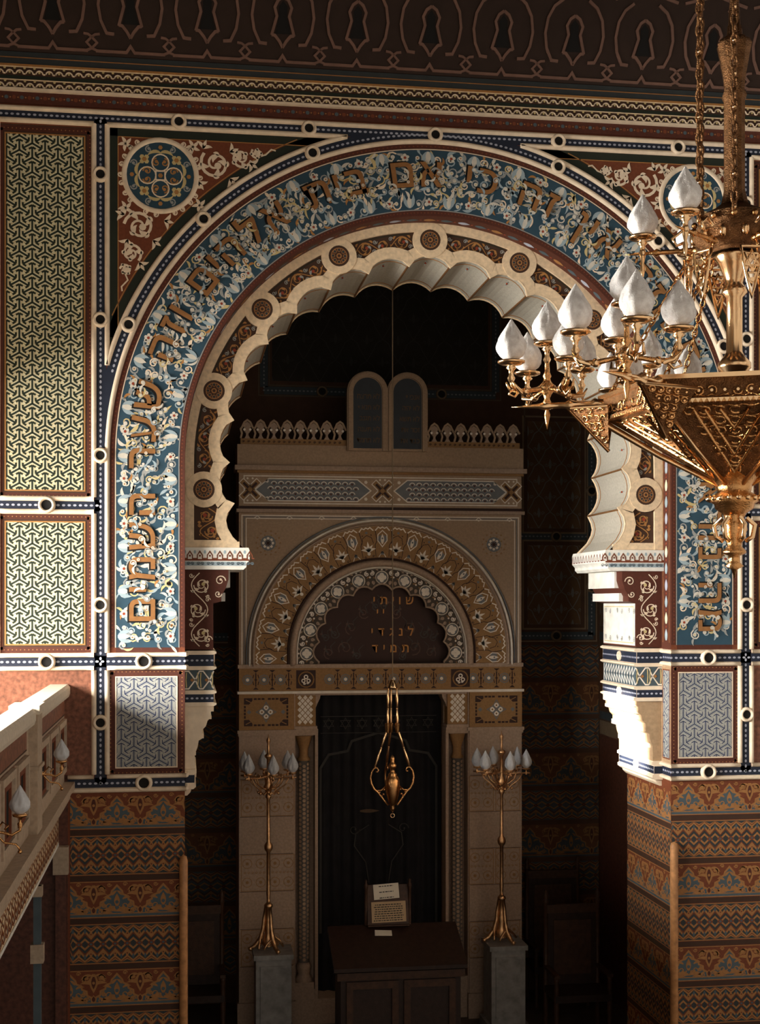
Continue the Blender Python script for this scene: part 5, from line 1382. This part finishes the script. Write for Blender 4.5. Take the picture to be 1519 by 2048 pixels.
def chain(name,A,B,r,link,mt):
    g=M(); A,B=Vector(A),Vector(B); n_=int((B-A).length/link)
    for i in range(n_):
        p=A.lerp(B,(i+.5)/n_); d=(B-A).normalized(); e=d.orthogonal().normalized(); 
        if i%2: e=d.cross(e)
        g.tube([tuple(p+d*link*.62*math.cos(2*PI*j/10)+e*link*.30*math.sin(2*PI*j/10)) for j in range(10)],r,mt,5,closed=True)
        if i%3==0: g.ball(tuple(p),link*.22,brassl,6)
    g.build(name,ch)
for k in range(6):
    chain('chain',C3(60*k,.175,6.50),C3(60*k,RH-.03,5.90),.004,.034,brass)
    chain('upper_chain',C3(60*k+30,.165,6.62),C3(60*k+30,.165,8.42),.006,.046,brassd)

# ================================================================== LEFT HALL WALL WITH WINDOWS, LIGHT
g=M(); X0,X1=-4.9,-4.5
Y0w,Y1w,Z0w,Z1w=-6.2,-.9,4.35,6.0      # large window
g.box(X0,X1,-14,Y0w,0,11,plast); g.box(X0,X1,Y1w,1.3,0,11,plast); g.box(X0,X1,Y0w,Y1w,0,Z0w,plast)
# small upper window
ya,yb,za,zb=-4.05,-3.05,6.95,8.05
g.box(X0,X1,Y0w,Y1w,Z1w,za,plast); g.box(X0,X1,Y0w,ya,za,zb,plast); g.box(X0,X1,yb,Y1w,za,zb,plast); g.box(X0,X1,Y0w,Y1w,zb,11,plast)
wlh=g.build('wall_left',kind='structure')
g=M(); fr=mat('sun_blocking_pane',(.5,.5,.5),.5); g.box(-4.88,-4.86,Y0w,Y1w,Z0w,Z1w,fr)  # opaque grey pane added to keep the sun out of this window
for i in range(6): y=Y0w+(Y1w-Y0w)*i/5; g.box(-4.85,-4.70,y-.05,y+.05,Z0w,Z1w,woodm)
for z in (Z0w,5.55,Z1w): g.box(-4.85,-4.72,Y0w,Y1w,z-.04,z+.04,woodm)
g.build('window_1',kind='structure')
g=M(); 
for y in (ya,yb): g.box(-4.8,-4.7,y-.03,y+.03,za,zb,woodm)
for z in (za,zb): g.box(-4.8,-4.7,ya,yb,z-.03,z+.03,woodm)
g.build('window_2',kind='structure')
g=M(); g.box(-2.4,-2.0,-14,-.002,6.75,10.85,plast); g.build('wall_light_blocker',kind='structure')  # unseen wall added to keep window light off the upper back wall

def area(name,loc,rot,sx,sy,pw,col):
    l=bpy.data.lights.new(name,'AREA'); l.shape='RECTANGLE'; l.size=sx; l.size_y=sy; l.energy=pw; l.color=col
    o=bpy.data.objects.new(name,l); COL.objects.link(o); o.location=loc; o.rotation_euler=rot; return o
# daylight of the large window (area light stands in the window opening)
area('window_daylight',(-4.62,(Y0w+Y1w)/2,(Z0w+Z1w)/2),(0,-PI/2+math.radians(20),0),Z1w-Z0w,Y1w-Y0w,WIN_P,(1.0,.95,.86)).data.spread=math.radians(118)
s=bpy.data.lights.new('sun','SUN'); s.energy=SUN_P; s.angle=.02; s.color=(1,.93,.82); so=bpy.data.objects.new('sun',s); COL.objects.link(so)
dirv=Vector((1,.48,-.40)); so.rotation_euler=dirv.to_track_quat('-Z','Y').to_euler(); so.location=(-12,-8,10)
w=bpy.data.worlds.new('world'); SC.world=w; w.use_nodes=True; bg=w.node_tree.nodes['Background']; bg.inputs[0].default_value=(1.0,.87,.72,1); bg.inputs[1].default_value=WORLD_P

cam=bpy.data.cameras.new('camera'); co=bpy.data.objects.new('camera',cam); COL.objects.link(co); SC.camera=co
cam.sensor_fit='VERTICAL'; cam.sensor_height=24; cam.sensor_width=24*1519/2048; cam.lens=2660/2048*24
co.location=(0,-12,5); co.rotation_euler=(PI/2,0,-THETA); cam.shift_y=(1205-1024)/2048; cam.clip_start=.05; cam.clip_end=100
SC.view_settings.view_transform='Standard'; SC.view_settings.look='None'; SC.view_settings.gamma=1; SC.view_settings.exposure=EXPO
SC.view_settings.use_curve_mapping=False
SC.cycles.max_bounces=6; SC.cycles.diffuse_bounces=3; SC.cycles.glossy_bounces=3; SC.cycles.use_denoising=True
